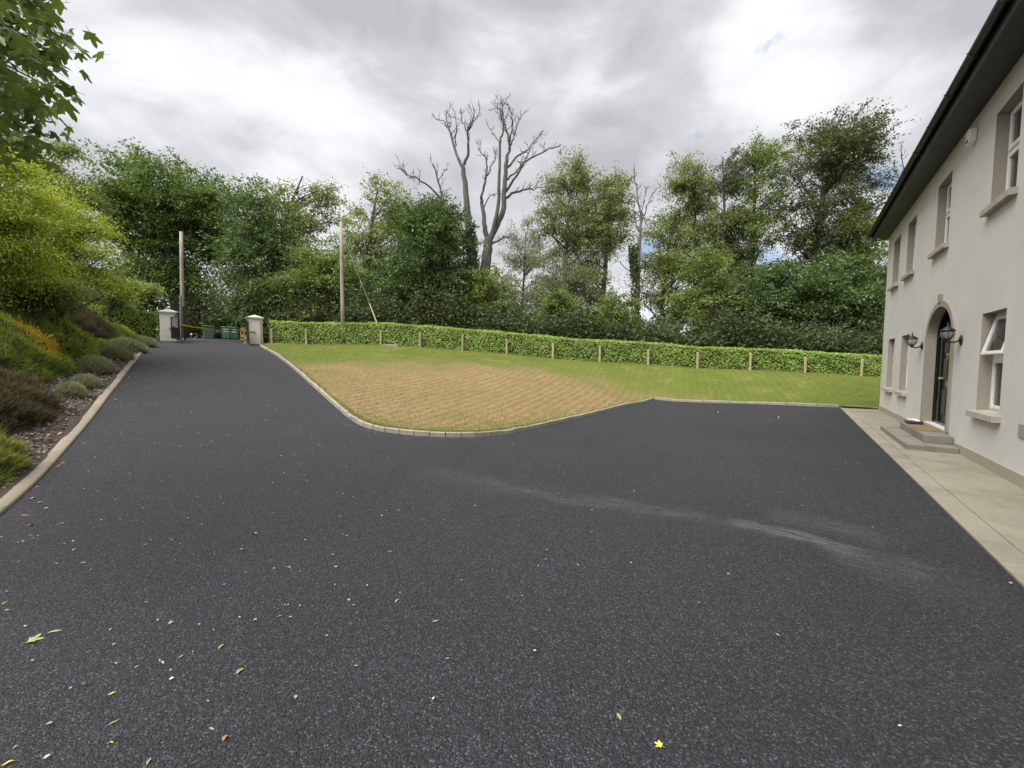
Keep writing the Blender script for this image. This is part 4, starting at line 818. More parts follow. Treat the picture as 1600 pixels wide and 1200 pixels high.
tree('birch_tree', 'thin dark birch between the weeping birch and the big beech', TR, 1128, 28.5, [(1135, 265, 22, 34), (1125, 320, 32, 46), (1135, 380, 36, 50), (1110, 430, 34, 44)], 560, 23, 'beech', .165, 14, .2, .42, limbs=90, droop=.35)
tree('poplar_tree', 'bright green-topped tree just left of the big beech', TR, 1175, 28, [(1190, 262, 34, 36), (1210, 250, 18, 28), (1180, 320, 36, 44), (1170, 390, 42, 50), (1150, 350, 24, 36)], 760, 24, 'mid', .17, 15, .22, .48, limbs=90)
tree('beech_tree', 'tallest dark beech with windblown boughs beside the house', TR, 1255, 27, [(1290, 235, 52, 40), (1315, 225, 54, 36), (1335, 250, 36, 26), (1265, 290, 50, 44), (1320, 300, 48, 50), (1245, 345, 44, 44), (1300, 365, 56, 50), (1300, 200, 16, 26), (1345, 400, 26, 40)], 1350, 25, 'beech', .19, 16, .36, .5, limbs=150, aspect=.5)
tree('hornbeam_tree', 'broad dark low tree under the beech, boughs almost to the hedge', TR, 1250, 24.5, [(1210, 460, 60, 44), (1270, 450, 64, 44), (1330, 440, 50, 50), (1160, 470, 46, 44), (1300, 490, 66, 34), (1230, 500, 60, 26), (1345, 490, 28, 44)], 1500, 26, 'deep', .19, 17, .26, .5, limbs=80, flat=.4, shell=.5)
tree('elder_tree', 'light green bushy tree low between hawthorn and hornbeam', TR, 1100, 24.5, [(1100, 440, 34, 40), (1085, 480, 40, 34), (1130, 480, 40, 36), (1110, 410, 22, 24)], 620, 25, 'mid', .18, 18, .14, .48, limbs=50)
tree('ivy_tree', 'ivy-smothered upright tree close to the house corner', TR, 1350, 25.5, [(1335, 380, 22, 50), (1340, 440, 26, 50), (1352, 340, 12, 40), (1362, 480, 24, 40)], 520, 25, 'mid', .18, 19, .2, .42, limbs=40)
tree('thorn_tree', 'thin leafy twigs hanging beside the far house corner', TR, 1385, 30, [(1385, 420, 22, 24), (1380, 380, 14, 22), (1400, 480, 26, 50)], 150, 20, 'willow', .18, 20, .12, .5, limbs=60)
tree('hazel_bush', 'light green hazel bush at the foot of the tall birch', 'shrub', 880, 24.6, [(878, 480, 26, 30), (900, 500, 28, 22), (860, 495, 22, 24)], 300, 24, 'mid', .17, 41, .06, .42, limbs=40)
tree('hazel_bush', 'light green hazel bush between the leaning birch and the bare spike', 'shrub', 955, 24.4, [(960, 490, 30, 26), (975, 505, 26, 20), (940, 505, 26, 22)], 330, 24, 'mid', .17, 42, .06, .42, limbs=40)
tree('willow_tree', 'thin pale saplings filling the gap below the tall birch', TR, 850, 27, [(838, 440, 20, 50), (862, 450, 20, 50), (905, 450, 24, 44)], 420, 22, 'willow', .15, 43, .07, .42, limbs=50, aspect=.4)
# left side: mid tree and lime shrubs on the bank
GL = 'shrubs and small trees on the left bank'
tree('lime_shrub', 'bright lime-green feathery shrub at the left edge above the bank', 'shrub', -6, 9.0, [(0, 300, 40, 26, 0, 60), (-45, 320, 60, 90), (30, 338, 36, 16), (50, 385, 36, 14), (5, 390, 46, 40), (18, 262, 26, 18), (-20, 430, 40, 24)], 860, 46, 'lime', .062, 31, .07, .34, group=GL, limbs=50, flat=.28, droop=.12, shell=.3, spray=1.9)
tree('lime_shrub', 'wide lime-green shrub with drooping layered boughs behind the left edge one', 'shrub', 108, 11.5, [(78, 290, 26, 16), (100, 325, 34, 14), (122, 355, 36, 12), (140, 388, 36, 10), (152, 418, 36, 8), (90, 368, 40, 24), (70, 412, 44, 26), (175, 440, 26, 5), (75, 330, 40, 28), (105, 428, 36, 14)], 820, 42, 'lime', .07, 32, .07, .36, group=GL, limbs=60, flat=.25, droop=.12, shell=.3, spray=1.9)
tree('olive_shrub', 'dull green shrub under the lime ones, filling the dark foot of the bank top', 'shrub', 40, 10.2, [(20, 430, 46, 30), (-20, 440, 40, 40), (60, 445, 36, 24), (20, 462, 46, 18), (95, 455, 26, 16)], 620, 32, 'mid', .08, 33, .04, .34, group=GL, limbs=30, spray=1.2)
tree('robinia_tree', 'yellowish green tree with fine sprays behind the lime shrubs', TR, 100, 14, [(98, 288, 26, 20), (132, 300, 20, 18), (66, 268, 30, 24), (116, 240, 14, 16), (20, 240, 36, 30)], 330, 32, 'olive', .11, 34, .13, .42, group=GL, limbs=70, flat=.4, droop=.15)
tree('thorn_bush', 'thin twiggy bush with brown leaves beside the short hedge', 'shrub', 165, 19.5, [(160, 450, 30, 16), (190, 455, 36, 20), (215, 445, 26, 12)], 160, 20, 'olive', .16, 35, .08, .4, group=GL, limbs=60)

# undergrowth: one continuous dark thicket behind the hedge
def thicket(name, label, path, hgt, depth, n, per, mat, lf, seed, spread=.5):
    rng = np.random.default_rng(seed); path = np.array(path, float); d = np.concatenate([[0], np.cumsum(np.linalg.norm(np.diff(path[:, :2], axis=0), axis=1))]); t = rng.random(n) * d[-1]
    x = np.interp(t, d, path[:, 0]); y = np.interp(t, d, path[:, 1]); tx = np.gradient(path[:, 0]); ty = np.gradient(path[:, 1]); nx = np.interp(t, d, -ty); ny = np.interp(t, d, tx); nl = np.hypot(nx, ny); o = rng.random(n) * depth
    P2 = np.column_stack([x + nx / nl * o, y + ny / nl * o]); hh = np.interp(t, d, path[:, 2]) * (.75 + .25 * np.sin(t * 1.1) * np.sin(t * .37 + 1) + .15 * rng.normal(size=n)); CC = np.column_stack([P2, terrain(P2) + np.maximum(.1, hh * rng.random(n) ** .7)])
    rep = np.repeat(np.arange(n), per); m_ = len(rep); off = rng.normal(size=(m_, 3)) * spread * .5 * np.array([1, 1, .7]); P = CC[rep] + off; Nn = rng.normal(size=(m_, 3)) * .6 + (0, -.3, .7); Nn /= np.linalg.norm(Nn, axis=1, keepdims=True); l = lf * rng.uniform(.6, 1.3, m_)
    V, F = leaves(P, off + rng.normal(size=(m_, 3)) * .2, Nn, l, l * .55); tag(np_mesh(name, V, F, LM[mat]), label, 'undergrowth', kind='stuff')
hp = lambda t, o, h: (*(hedge_a + hdir * t + hnorm * o), h)
thicket('undergrowth', 'dark thicket of brambles and saplings behind the long hedge', [hp(-1, 1.6, 3.0), hp(4, 1.6, 3.2), hp(10, 1.6, 3.2), hp(14, 1.6, 2.6), hp(18, 1.6, 2.4), hp(22, 1.6, 2.3), hp(26, 1.8, 2.8), hp(31, 1.8, 2.8), hp(37, 1.8, 2.6)], 2.5, 3.2, 5000, 20, 'under', .2, 71)
thicket('lane_undergrowth', 'dark growth closing in both sides of the lane beyond the gate', [(*uv(29, 2.9), 2.6), (*uv(36, 3.2), 3.6), (*uv(46, 3.6), 4), (*uv(52, 0), 4.2), (*uv(47, -4.6), 4), (*uv(38, -4.6), 4), (*uv(31, -4.4), 3)], 3, 2.8, 2000, 17, 'under', .24, 72)

# ------------------------------------------------------------------ dead trees
def limb(m, pts, r0, r1, rng, twigs=2, tw_len=1.2, n=14, fan=.7, lvl=2):
    q = smooth_path(pts, n); q[1:-1] += rng.normal(size=(n - 2, 3)) * min(.035, .25 * np.linalg.norm(q[-1] - q[0]) / n); m.tube(q, np.linspace(r0, r1, n), 7 if r0 > .06 else 4, False)
    if lvl == 0: return
    for k in range(twigs):
        f = rng.uniform(.35, 1.0); i = min(int(f * (n - 1)), n - 2); d = q[i + 1] - q[i]; d /= np.linalg.norm(d) + 1e-9; v = d + rng.normal(size=3) * fan * np.array([1, .8, .7]); v[2] += .15; v /= np.linalg.norm(v)
        L = tw_len * rng.uniform(.4, 1.1); r = max(.013, (r0 + (r1 - r0) * f) * .5); e = q[i] + v * L
        limb(m, [q[i], (q[i] + e) / 2 + rng.normal(size=3) * .1 * L, e + np.array([0, 0, .12 * L])], r, .012, rng, 2, L * .55, 6, .5, lvl - 1)
def dead_tree(label, px, py, Y, groups, name='dead_tree', ivy=None, seed=3, mat='dead'):
    rng = np.random.default_rng(seed); b = pt(px, py, Y); z0 = tz(b[0], b[1]); T = thing(name, (b[0], b[1], z0), label, 'tree', 'bare dead trees')
    tm = MB(); bm_ = MB()
    for kind, pts, r0, r1, tw, L, dys in groups:
        P = [pt(x, y, Y + dys[0] + (dys[1] - dys[0]) * i / (len(pts) - 1)) for i, (x, y) in enumerate(pts)]
        if kind == 'trunk':
            if pts[0][1] > 480: P[0] = np.array([P[0][0], P[0][1], z0 - .2])
            q = smooth_path(P, 16); q[2:-1] += rng.normal(size=(13, 3)) * .02; tm.tube(q, np.linspace(r0, r1, 16) * .85, 10, False)
        else:
            lm_ = MB(); limb(lm_, P, r0 * .8, r1 * .8, rng, int(tw * 1.5), L * .55); lm_.build('limb', MAT[mat], T)
    tm.build('trunk', MAT[mat], T, smooth=True)
    if ivy:
        P = []
        for (x0, y0), (x1, y1), w0, w1, n in ivy:
            f = rng.random(n); c = np.array([pt(x0 + (x1 - x0) * k, y0 + (y1 - y0) * k, Y) for k in f]); wd = (w0 + (w1 - w0) * f) * rng.random(n) ** .4; a = rng.random(n) * 6.283
            P.append(c + np.column_stack([np.cos(a) * wd, np.sin(a) * wd, rng.normal(size=n) * .1]))
        P = np.concatenate(P); n = len(P); Nn = rng.normal(size=(n, 3)); l = rng.uniform(.1, .22, n); V, F = leaves(P, rnd_dir(rng, n) + (0, 0, -.6), Nn / np.linalg.norm(Nn, axis=1, keepdims=True), l, l * .8); np_mesh('ivy', V, F, LM['ivy'], T)['kind'] = 'stuff'
dead_tree('tall bare dead tree with ivy on its lower trunk, left of the twin', 742, 512, 28, [
    ('trunk', [(744, 512), (742, 430), (734, 380), (731, 340), (728, 300), (724, 262)], .42, .17, 0, 0, (0, 0)),
    ('limb', [(724, 262), (712, 238), (704, 205), (698, 190), (697, 172)], .15, .02, 8, 1.7, (0, .8)), ('limb', [(702, 200), (690, 188), (674, 184)], .06, .015, 3, .8, (.6, 1)), ('limb', [(711, 232), (713, 205), (710, 176)], .07, .015, 4, 1.0, (.3, -.8)),
    ('limb', [(725, 258), (733, 232), (731, 205), (738, 190), (742, 170)], .14, .02, 8, 1.6, (0, -1)), ('limb', [(731, 210), (722, 190), (719, 168)], .07, .015, 4, 1.0, (-.6, -.2)), ('limb', [(738, 192), (748, 178), (750, 168)], .05, .015, 3, .8, (-.8, -1.2)),
    ('limb', [(735, 385), (725, 372), (704, 345), (692, 325), (688, 298), (680, 268), (676, 255)], .16, .03, 8, 1.6, (0, -1.4)), ('limb', [(690, 312), (668, 290), (650, 278), (638, 274), (626, 263)], .09, .018, 9, 1.4, (-.7, -2)), ('limb', [(684, 285), (692, 272), (697, 264)], .05, .014, 3, .8, (-1, -.5)),
    ('limb', [(731, 345), (726, 330), (725, 324)], .10, .06, 0, .3, (0, .2))], ivy=[((744, 510), (735, 350), .75, .35, 2600)], seed=3)
dead_tree('tall bare dead tree forking into many upright limbs, right of its twin', 757, 512, 27.6, [
    ('trunk', [(752, 512), (757, 430), (762, 390), (763, 372)], .46, .34, 0, 0, (0, 0)),
    ('trunk', [(763, 376), (757, 355), (755, 330), (752, 310)], .22, .12, 0, 0, (0, -.3)), ('limb', [(752, 312), (757, 290), (761, 265), (757, 245), (746, 232)], .12, .02, 7, 1.2, (-.3, -1)), ('limb', [(759, 280), (768, 260), (774, 245), (772, 234)], .08, .015, 5, 1.1, (-.5, .3)),
    ('trunk', [(764, 376), (776, 352), (786, 330), (788, 305), (790, 270), (792, 245)], .26, .14, 0, 0, (0, .4)),
    ('limb', [(792, 248), (796, 225), (790, 200), (786, 178), (785, 165)], .13, .018, 10, 1.6, (.4, 0)), ('limb', [(795, 232), (803, 215), (808, 195), (820, 172)], .09, .015, 7, 1.3, (.4, 1.4)), ('limb', [(797, 222), (800, 195), (800, 178), (793, 162)], .08, .015, 6, 1.1, (.4, -.6)),
    ('trunk', [(767, 370), (774, 345), (779, 310), (780, 275), (781, 222)], .18, .09, 0, 0, (0, -.8)), ('limb', [(781, 225), (786, 205), (783, 180), (776, 164)], .09, .015, 8, 1.3, (-.8, -1.4)), ('limb', [(780, 222), (770, 208), (760, 192)], .05, .014, 3, .7, (-.8, -.3)),
    ('limb', [(792, 262), (808, 246), (822, 235), (838, 218), (848, 206)], .11, .016, 9, 1.4, (.4, 1.6)), ('limb', [(790, 300), (806, 275), (820, 252), (845, 238), (860, 232), (876, 228)], .12, .016, 9, 1.4, (.4, -1.2)), ('limb', [(792, 280), (805, 268), (820, 250), (830, 232)], .09, .015, 6, 1.1, (.4, .8)),
    ('limb', [(787, 312), (802, 302), (820, 296), (838, 296), (856, 288)], .13, .018, 10, 1.3, (.3, 1.8)), ('limb', [(770, 380), (785, 373), (798, 371), (806, 374)], .10, .03, 3, .6, (0, -1.2)), ('limb', [(754, 330), (763, 310), (772, 304), (786, 302)], .06, .02, 3, .5, (-.2, .3))], ivy=[((753, 512), (759, 420), .6, .4, 1500)], seed=4)
dead_tree('narrow bare spike of a tree rising from an ivy trunk between birch and hawthorn', 994, 528, 26.5, [
    ('trunk', [(994, 530), (996, 460), (998, 400), (1000, 370)], .22, .13, 0, 0, (0, 0)), ('limb', [(1000, 374), (1001, 340), (996, 310), (993, 285), (991, 255)], .11, .014, 6, .9, (0, .3)), ('limb', [(1000, 362), (992, 345), (991, 320), (992, 300)], .06, .014, 3, .7, (0, -.5)), ('limb', [(1002, 350), (1010, 325), (1018, 305), (1025, 298)], .06, .014, 5, .8, (0, .6)), ('limb', [(1001, 345), (1006, 315), (1011, 292)], .05, .013, 3, .7, (0, -.4)), ('limb', [(992, 430), (976, 418), (964, 408), (952, 418)], .05, .014, 2, .4, (0, -.8))], ivy=[((994, 525), (992, 385), .35, .22, 1100), ((992, 430), (986, 385), .3, .2, 500)], seed=6, name='dead_spike_tree')
dead_tree('bare twisted branches showing above the house eaves at the corner', 1415, 520, 31, [('trunk', [(1416, 520), (1412, 420), (1400, 380), (1404, 330), (1408, 290)], .2, .09, 0, 0, (0, 0)), ('limb', [(1408, 292), (1402, 272), (1394, 265), (1380, 270)], .07, .014, 6, .8, (0, .5)), ('limb', [(1407, 285), (1412, 260), (1408, 235), (1410, 225)], .07, .014, 7, .8, (0, -.5)), ('limb', [(1402, 360), (1390, 345), (1376, 352), (1368, 362)], .06, .014, 3, .6, (0, .3))], seed=8)

# ------------------------------------------------------------------ overhanging sycamore at the upper left
MAT['syc'] = leafmat('near_sycamore_leaf', (.020, .040, .007), (.075, .115, .022), .30, .42, nscale=1.5)
def syc_leaf(seed):
    rng = random.Random(seed); lobes = [(-112, .52), (-52, .86), (0, 1.0), (52, .86), (112, .52)]; pts = [(0, -.12)]
    for i, (a, r) in enumerate(lobes):
        r *= rng.uniform(.92, 1.06); wv = 13 if i in (0, 4) else 16
        for da, k in ((-wv, .66), (-wv * .72, .80), (0, 1.0), (wv * .72, .80), (wv, .66)): t = rad(a + da); pts.append((math.sin(t) * r * k * .5, math.cos(t) * r * k * .5))
        if i < 4: t = rad((a + lobes[i + 1][0]) / 2); pts.append((math.sin(t) * .21, math.cos(t) * .21))
    V = [(0, 0, .0)] + [(x, y, -.45 * (x * x) - .25 * max(0, y) ** 2 + .03 * math.sin(7 * x + seed)) for x, y in pts]; n = len(pts)
    V += [(-.012, -.12, 0), (.012, -.12, 0), (.008, -.34, -.06), (-.008, -.34, -.06)]
    me = bpy.data.meshes.new('leaf'); me.from_pydata(V, [], [(0, 1 + (i + 1) % n, 1 + i) for i in range(n)] + [(n + 1, n + 2, n + 3, n + 4)]); me.update(); me.materials.append(MAT['syc']); return me
leafm = [syc_leaf(i) for i in range(5)]
sb = np.array([-7.2, 2.1]); root = np.array([*sb, tz(*sb)]); ST = thing('overhanging_sycamore', root, 'sycamore reaching in with big lobed leaves at the upper left corner', 'tree')
m = MB(); m.tube(smooth_path([root - (0, 0, .3), root + (.1, 0, 2), root + (.25, .1, 4), root + (.2, .3, 7)], 10), np.linspace(.24, .12, 10), 10, False); m.build('trunk', MAT['bark'], ST, smooth=True)
rng = np.random.default_rng(77); bm_ = MB(); tips = []
targets = [(20, 30, 2.6), (95, 20, 2.9), (60, 75, 2.8), (15, 90, 2.5), (90, 110, 3.3), (40, 140, 3.0), (10, 170, 2.8), (75, 160, 3.5), (110, 60, 3.3), (30, 215, 3.1), (-20, 60, 2.4), (-30, 150, 2.6), (55, 10, 3.2), (5, 240, 3.2), (80, 185, 3.8), (-60, 100, 2.4), (-40, 220, 2.9), (30, -40, 2.7), (80, -50, 3.0), (100, 140, 3.9), (50, 190, 3.5), (20, 120, 3.4)]
for (x, y, Y) in targets:
    e = pt(x - 14, y, Y); a = root + np.array([.2, .1, rng.uniform(2.4, 4.2)]); mid = (a + e) / 2 + np.array([0, 0, .35]) + rng.normal(size=3) * .12; q = smooth_path([a, mid, e], 12); bm_.tube(q, np.linspace(.032, .006, 12), 5, False); tips.append(q)
bm_.build('boughs', MAT['bark'], ST); cnt = 0
LV = []
for q in tips:
    for k in range(62):
        f = rng.uniform(.84, 1.0) if k < 54 else rng.uniform(.5, .9); i = f * 11; b = q[int(i)] if i >= 11 else q[int(i)] * (1 - i % 1) + q[min(int(i) + 1, 11)] * (i % 1); LV.append(b + rng.normal(size=3) * np.array([.085, .12, .085]) - (0, 0, .05))
def visible(p):
    d = p - np.array([0, 0, CAM_H]); z = d @ FW; return 800 + FOCAL * (d @ RT) / z, 600 - FOCAL * (d @ UP) / z
vis = []; hid = []
for p in LV:
    x, y = visible(p); (vis if (-20 < x and -20 < y and len(vis) < 290) else hid).append(p)
def leaf_matrix(p, s):
    az = rng.uniform(0, 6.283); R3 = Matrix.Rotation(az, 4, 'Z') @ Matrix.Rotation(rng.normal(0, .35) - .75, 4, 'X') @ Matrix.Rotation(rng.normal(0, .4), 4, 'Y'); return Matrix.Translation(Vector(p)) @ R3 @ Matrix.Scale(s, 4)
for i, p in enumerate(vis):
    o = bpy.data.objects.new('leaf', leafm[i % 5]); C.objects.link(o); o.parent = ST; o.matrix_local = leaf_matrix(np.array(p) - root, rng.uniform(.13, .225))
V = []; F = []
for p in hid[::2]:
    me = leafm[rng.integers(5)]; mt = leaf_matrix(p, rng.uniform(.13, .2)); b = len(V); V += [tuple(mt @ v.co) for v in me.vertices]; F += [tuple(i + b for i in f.vertices) for f in me.polygons]
m = MB(); m.v = V; m.f = F; m.build('leaf_mass', MAT['syc'], ST)['kind'] = 'stuff'

# ------------------------------------------------------------------ things beyond the gate
MAT['bin'] = plain('green_bin_plastic', (.11, .235, .145), .5, .12, 5); MAT['bin_dark'] = plain('dark_green_bin_plastic', (.06, .17, .12), .5, .12, 5); MAT['black_plastic'] = plain('black_plastic', (.012, .012, .014), .35, .2); MAT['rubber'] = plain('tyre_rubber', (.015, .015, .015), .8)
MAT['paper'] = plain('white_sticker', (.75, .75, .72), .6, .05); MAT['orange'] = plain('orange_board', (.52, .30, .13), .6, .12, 9); MAT['yellow'] = plain('yellow_tape', (.70, .55, .03), .5, .08); MAT['bin_lid'] = plain('glossy_black_lid', (.014, .014, .016), .18, .2)
def wheelie(px, py, Y, label, mat, yaw, sticker, lid_open, h=1.0, wdt=.58):
    b = pt(px, py, Y); z0 = tz(b[0], b[1]); f_ = -np.array([b[0], b[1]]) / np.hypot(b[0], b[1]); c_, s_ = math.cos(yaw), math.sin(yaw); f_ = np.array([f_[0] * c_ - f_[1] * s_, f_[0] * s_ + f_[1] * c_]); r_ = np.array([-f_[1], f_[0]])
    fn = lambda a, c, z: (b[0] + r_[0] * a + f_[0] * c, b[1] + r_[1] * a + f_[1] * c, z0 + z)
    T = thing('wheelie_bin', (b[0], b[1], z0), label, 'bin', 'wheelie bins beyond the gate'); w0, w1, d0, d1 = wdt * .40, wdt * .5, .26, .36
    m = MB(); m.hexa([fn(-w0, -d0, .05), fn(w0, -d0, .05), fn(w0, d0, .05), fn(-w0, d0, .05), fn(-w1, -d1, h), fn(w1, -d1, h), fn(w1, d1, h), fn(-w1, d1, h)]); bd = m.build('body', mat, T, bevel=.02)
    m = MB(); m.box(fn, -w1 - .02, w1 + .02, -d1 - .02, d1 + .03, h - .05, h - .001); m.build('rim', mat, bd)
    t = rad(lid_open); ft = lambda a, c, z: fn(a, -d1 + (c + d1) * math.cos(t) - z * math.sin(t), h + .004 + (c + d1) * math.sin(t) + z * math.cos(t))
    m = MB(); m.hexa([ft(-w1 - .02, -d1, 0), ft(w1 + .02, -d1, 0), ft(w1 + .02, d1 + .04, 0), ft(-w1 - .02, d1 + .04, 0), ft(-w1 + .03, -d1 + .02, .06), ft(w1 - .03, -d1 + .02, .06), ft(w1 - .03, d1 - .02, .05), ft(-w1 + .03, d1 - .02, .05)]); m.build('lid', MAT['bin_lid'] if lid_open else mat, T)
    m = MB(); m.tube([fn(-w1 * .8, -d1 - .07, h - .02), fn(w1 * .8, -d1 - .07, h - .02)], .016, 6); m.build('handle', MAT['black_plastic'], T)
    for a in (-w0 - .04, w0 + .0):
        m = MB(); m.tube([fn(a, -d0 - .02, .1), fn(a + .045, -d0 - .02, .1)], .1, 12); m.build('wheel', MAT['rubber'], T, smooth=False)
    if sticker:
        k = (w0 + .9 * (w1 - w0)); m = MB(); y0, y1 = h * .58, h * .86; fr = lambda z: d0 + (d1 - d0) * (z - .05) / (h - .05) + .006
        m.add([fn(-k * .62, fr(y0), y0), fn(k * .7, fr(y0), y0), fn(k * .7, fr(y1), y1), fn(-k * .62, fr(y1), y1)], [(0, 1, 2, 3)]); m.build('sticker', MAT['paper'], T)
wheelie(326, 527, 34, 'plain mid green wheelie bin standing alone left of the buggy', MAT['bin'], .1, False, 0, 1.1, .78)
wheelie(353.5, 530, 33, 'green wheelie bin with a large white sticker, left of the pair', MAT['bin'], -.1, True, 0, 1.0, .62)
wheelie(367, 530, 33, 'darker green wheelie bin with white sticker beside the orange board', MAT['bin_dark'], -.1, True, 0, .98, .6)
for i, (px, lab) in enumerate(((351, 'leftmost black bin with raised glossy lid behind the green pair'), (358.5, 'second black bin with raised glossy lid behind the green pair'), (365.5, 'third black bin with raised glossy lid behind the green pair'), (372.5, 'rightmost black bin with raised glossy lid, nearest the orange board'))):
    wheelie(px, 527.5, 35.5 - i * .25, lab, MAT['black_plastic'], -.45, False, 24, 1.05, .46)
# orange site board leaning by the right pillar
b = pt(381.5, 531, 30); z0 = tz(b[0], b[1]); SB = thing('site_board', (b[0], b[1], z0), 'narrow orange board with dark marks beside the right gate leaf', 'sign'); f_ = -b[:2] / np.hypot(*b[:2]); r_ = np.array([-f_[1], f_[0]])
fn = lambda a, c, z: (b[0] + r_[0] * a + f_[0] * c, b[1] + r_[1] * a + f_[1] * c, z0 + z + 0 * c)
m = MB(); m.hexa([fn(-.22, .1, 0), fn(.22, .1, 0), fn(.22, .14, 0), fn(-.22, .14, 0), fn(-.22, -.06, 1.12), fn(.22, -.06, 1.12), fn(.22, -.02, 1.12), fn(-.22, -.02, 1.12)]); m.build('board', MAT['orange'], SB, bevel=.01)
for i in range(3):
    for sx in (-1, 1):
        zc = .24 + .32 * i; oc = .148 - .16 * zc / 1.12; m = MB(); m.add([fn(.1 * sx - .05, oc + .02, zc - .09), fn(.1 * sx + .05, oc + .02, zc - .09), fn(.1 * sx + .03, oc - .006, zc + .1), fn(.1 * sx - .06, oc - .006, zc + .1)], [(0, 1, 2, 3)]); m.build('mark', MAT['yellow'] if (i + sx) % 2 else MAT['black_plastic'], SB)
m = MB(); m.box(fn, -.12, .14, -.08, .06, 1.125, 1.24); m.build('top_bracket', MAT['steel'], SB, bevel=.02)
# buggy parked on the lane
b = pt(338, 527, 38); z0 = tz(b[0], b[1]); BG = thing('buggy', (b[0], b[1], z0), 'black off-road buggy with a grey roll hoop parked on the lane', 'buggy'); f_ = -b[:2] / np.hypot(*b[:2]); ca, sa = math.cos(.5), math.sin(.5); f_ = np.array([f_[0] * ca - f_[1] * sa, f_[0] * sa + f_[1] * ca]); r_ = np.array([-f_[1], f_[0]])
fn = lambda a, c, z: (b[0] + r_[0] * a + f_[0] * c, b[1] + r_[1] * a + f_[1] * c, z0 + z)
m = MB(); m.hexa([fn(-.55, -1.2, .4), fn(.55, -1.2, .4), fn(.5, 1.2, .4), fn(-.5, 1.2, .4), fn(-.6, -1.2, .95), fn(.6, -1.2, .95), fn(.45, 1.1, .85), fn(-.45, 1.1, .85)]); m.build('body', MAT['black_plastic'], BG, bevel=.08)
m = MB(); m.hexa([fn(-.42, .3, .86), fn(.42, .3, .86), fn(.36, 1.05, .82), fn(-.36, 1.05, .82), fn(-.36, .35, 1.1), fn(.36, .35, 1.1), fn(.28, .9, .95), fn(-.28, .9, .95)]); m.build('bonnet', MAT['black_plastic'], BG, bevel=.04)
for a in (-.62, .62):
    for c in (-.85, .85):
        m = MB(); m.tube([fn(a - .13, c, .33), fn(a + .13, c, .33)], .33, 14); wh = m.build('wheel', MAT['rubber'], BG); m = MB(); m.tube([fn(a - .14, c, .33), fn(a + .14, c, .33)], .17, 10); m.build('rim', MAT['steel'], wh)
m = MB(); m.hexa([fn(-.5, -.6, .9), fn(.5, -.6, .9), fn(.5, -.1, .9), fn(-.5, -.1, .9), fn(-.5, -.7, 1.45), fn(.5, -.7, 1.45), fn(.5, -.5, 1.45), fn(-.5, -.5, 1.45)]); m.build('seat', MAT['rubber'], BG, bevel=.04)
m = MB(); m.tube([fn(0, .35, 1.0), fn(0, .15, 1.3)], .02, 6); m.tube([fn(.2 * math.cos(t), .13 + .1 * math.sin(t), 1.32 + .17 * math.sin(t)) for t in np.linspace(0, 6.283, 15)], .018, 5); m.build('steering_wheel', MAT['rubber'], BG)
for sx in (-.3, .3):
    m = MB(); m.tube([fn(sx, 1.1, .78), fn(sx, 1.16, .78)], .07, 10); m.build('headlight', MAT['paper'], BG)
m = MB(); m.tube(smooth_path([fn(-.62, -1.1, .9), fn(-.6, -1.1, 2.2), fn(-.45, -1.1, 2.55), fn(-.1, -1.1, 2.55), fn(.05, -1.1, 2.2), fn(.1, -1.1, .9)], 22), .035, 7); m.build('roll_hoop', MAT['steel'], BG, smooth=True)
# barrier tape across the opening
a = pt(281, 507, 21.5); c = pt(379, 516.5, 29.5); m = MB(); n = 14; V = []; F = []
for i in range(n):
    f = i / (n - 1); p = a * (1 - f) + c * f; p[2] -= .12 * math.sin(math.pi * f); tw = .4 * math.sin(f * 9); V += [(p[0], p[1] - .02 * tw, p[2] + .04), (p[0], p[1] + .02 * tw + .003, p[2] - .04)]
F = [(2 * i, 2 * i + 1, 2 * i + 3, 2 * i + 2) for i in range(n - 1)]; m.add(V, F); tag(m.build('barrier_tape', MAT['yellow'], org=tuple(a)), 'yellow barrier tape stretched across the gateway', 'tape')

# ------------------------------------------------------------------ litter on the drive
MAT['leaf_green'] = plain('fallen_green_leaf', (.25, .31, .11), .6, .35, 40); MAT['leaf_yellow'] = plain('fallen_yellow_leaf', (.50, .45, .06), .6, .3, 40); MAT['leaf_brown'] = plain('fallen_brown_leaf', (.34, .20, .08), .7, .35, 20); MAT['petal'] = mulchmat('pale_petals', (.30, .29, .24), (.62, .60, .52))
def flat_leaf(kind, curl, seed):
    rng = random.Random(seed); V = []; F = []
    if kind == 'maple':
        src = leafm[seed % 5]; V = [(v.co.x, v.co.y, .28 * v.co.z + curl * abs(v.co.x) ** 1.3 + .02) for v in src.vertices]; F = [tuple(f.vertices) for f in src.polygons]
    else:
        n = 8; w_ = .13 if kind == 'narrow' else .24
        for i in range(n + 1):
            t = i / n; hw = w_ * math.sin(math.pi * t) ** .8 * (1 + .15 * rng.random()); z = .02 + curl * .3 * math.sin(math.pi * t + .5) ** 2; V += [(-hw, t - .5, z + curl * hw), (0, t - .5, z), (hw, t - .5, z + curl * hw * .6)]
        for i in range(n): F += [(3 * i, 3 * i + 1, 3 * i + 4, 3 * i + 3), (3 * i + 1, 3 * i + 2, 3 * i + 5, 3 * i + 4)]
        V += [(-.012, -.5, .02), (.012, -.5, .02), (.01, -.75, .03)]; k = len(V); F.append((k - 3, k - 2, k - 1))
    me = bpy.data.meshes.new('fallen_leaf'); me.from_pydata(V, [], F); me.update(); return me
shapes = {(k, c): [flat_leaf(k, c, i) for i in range(3)] for k in ('maple', 'narrow', 'oval') for c in (.15, .5)}
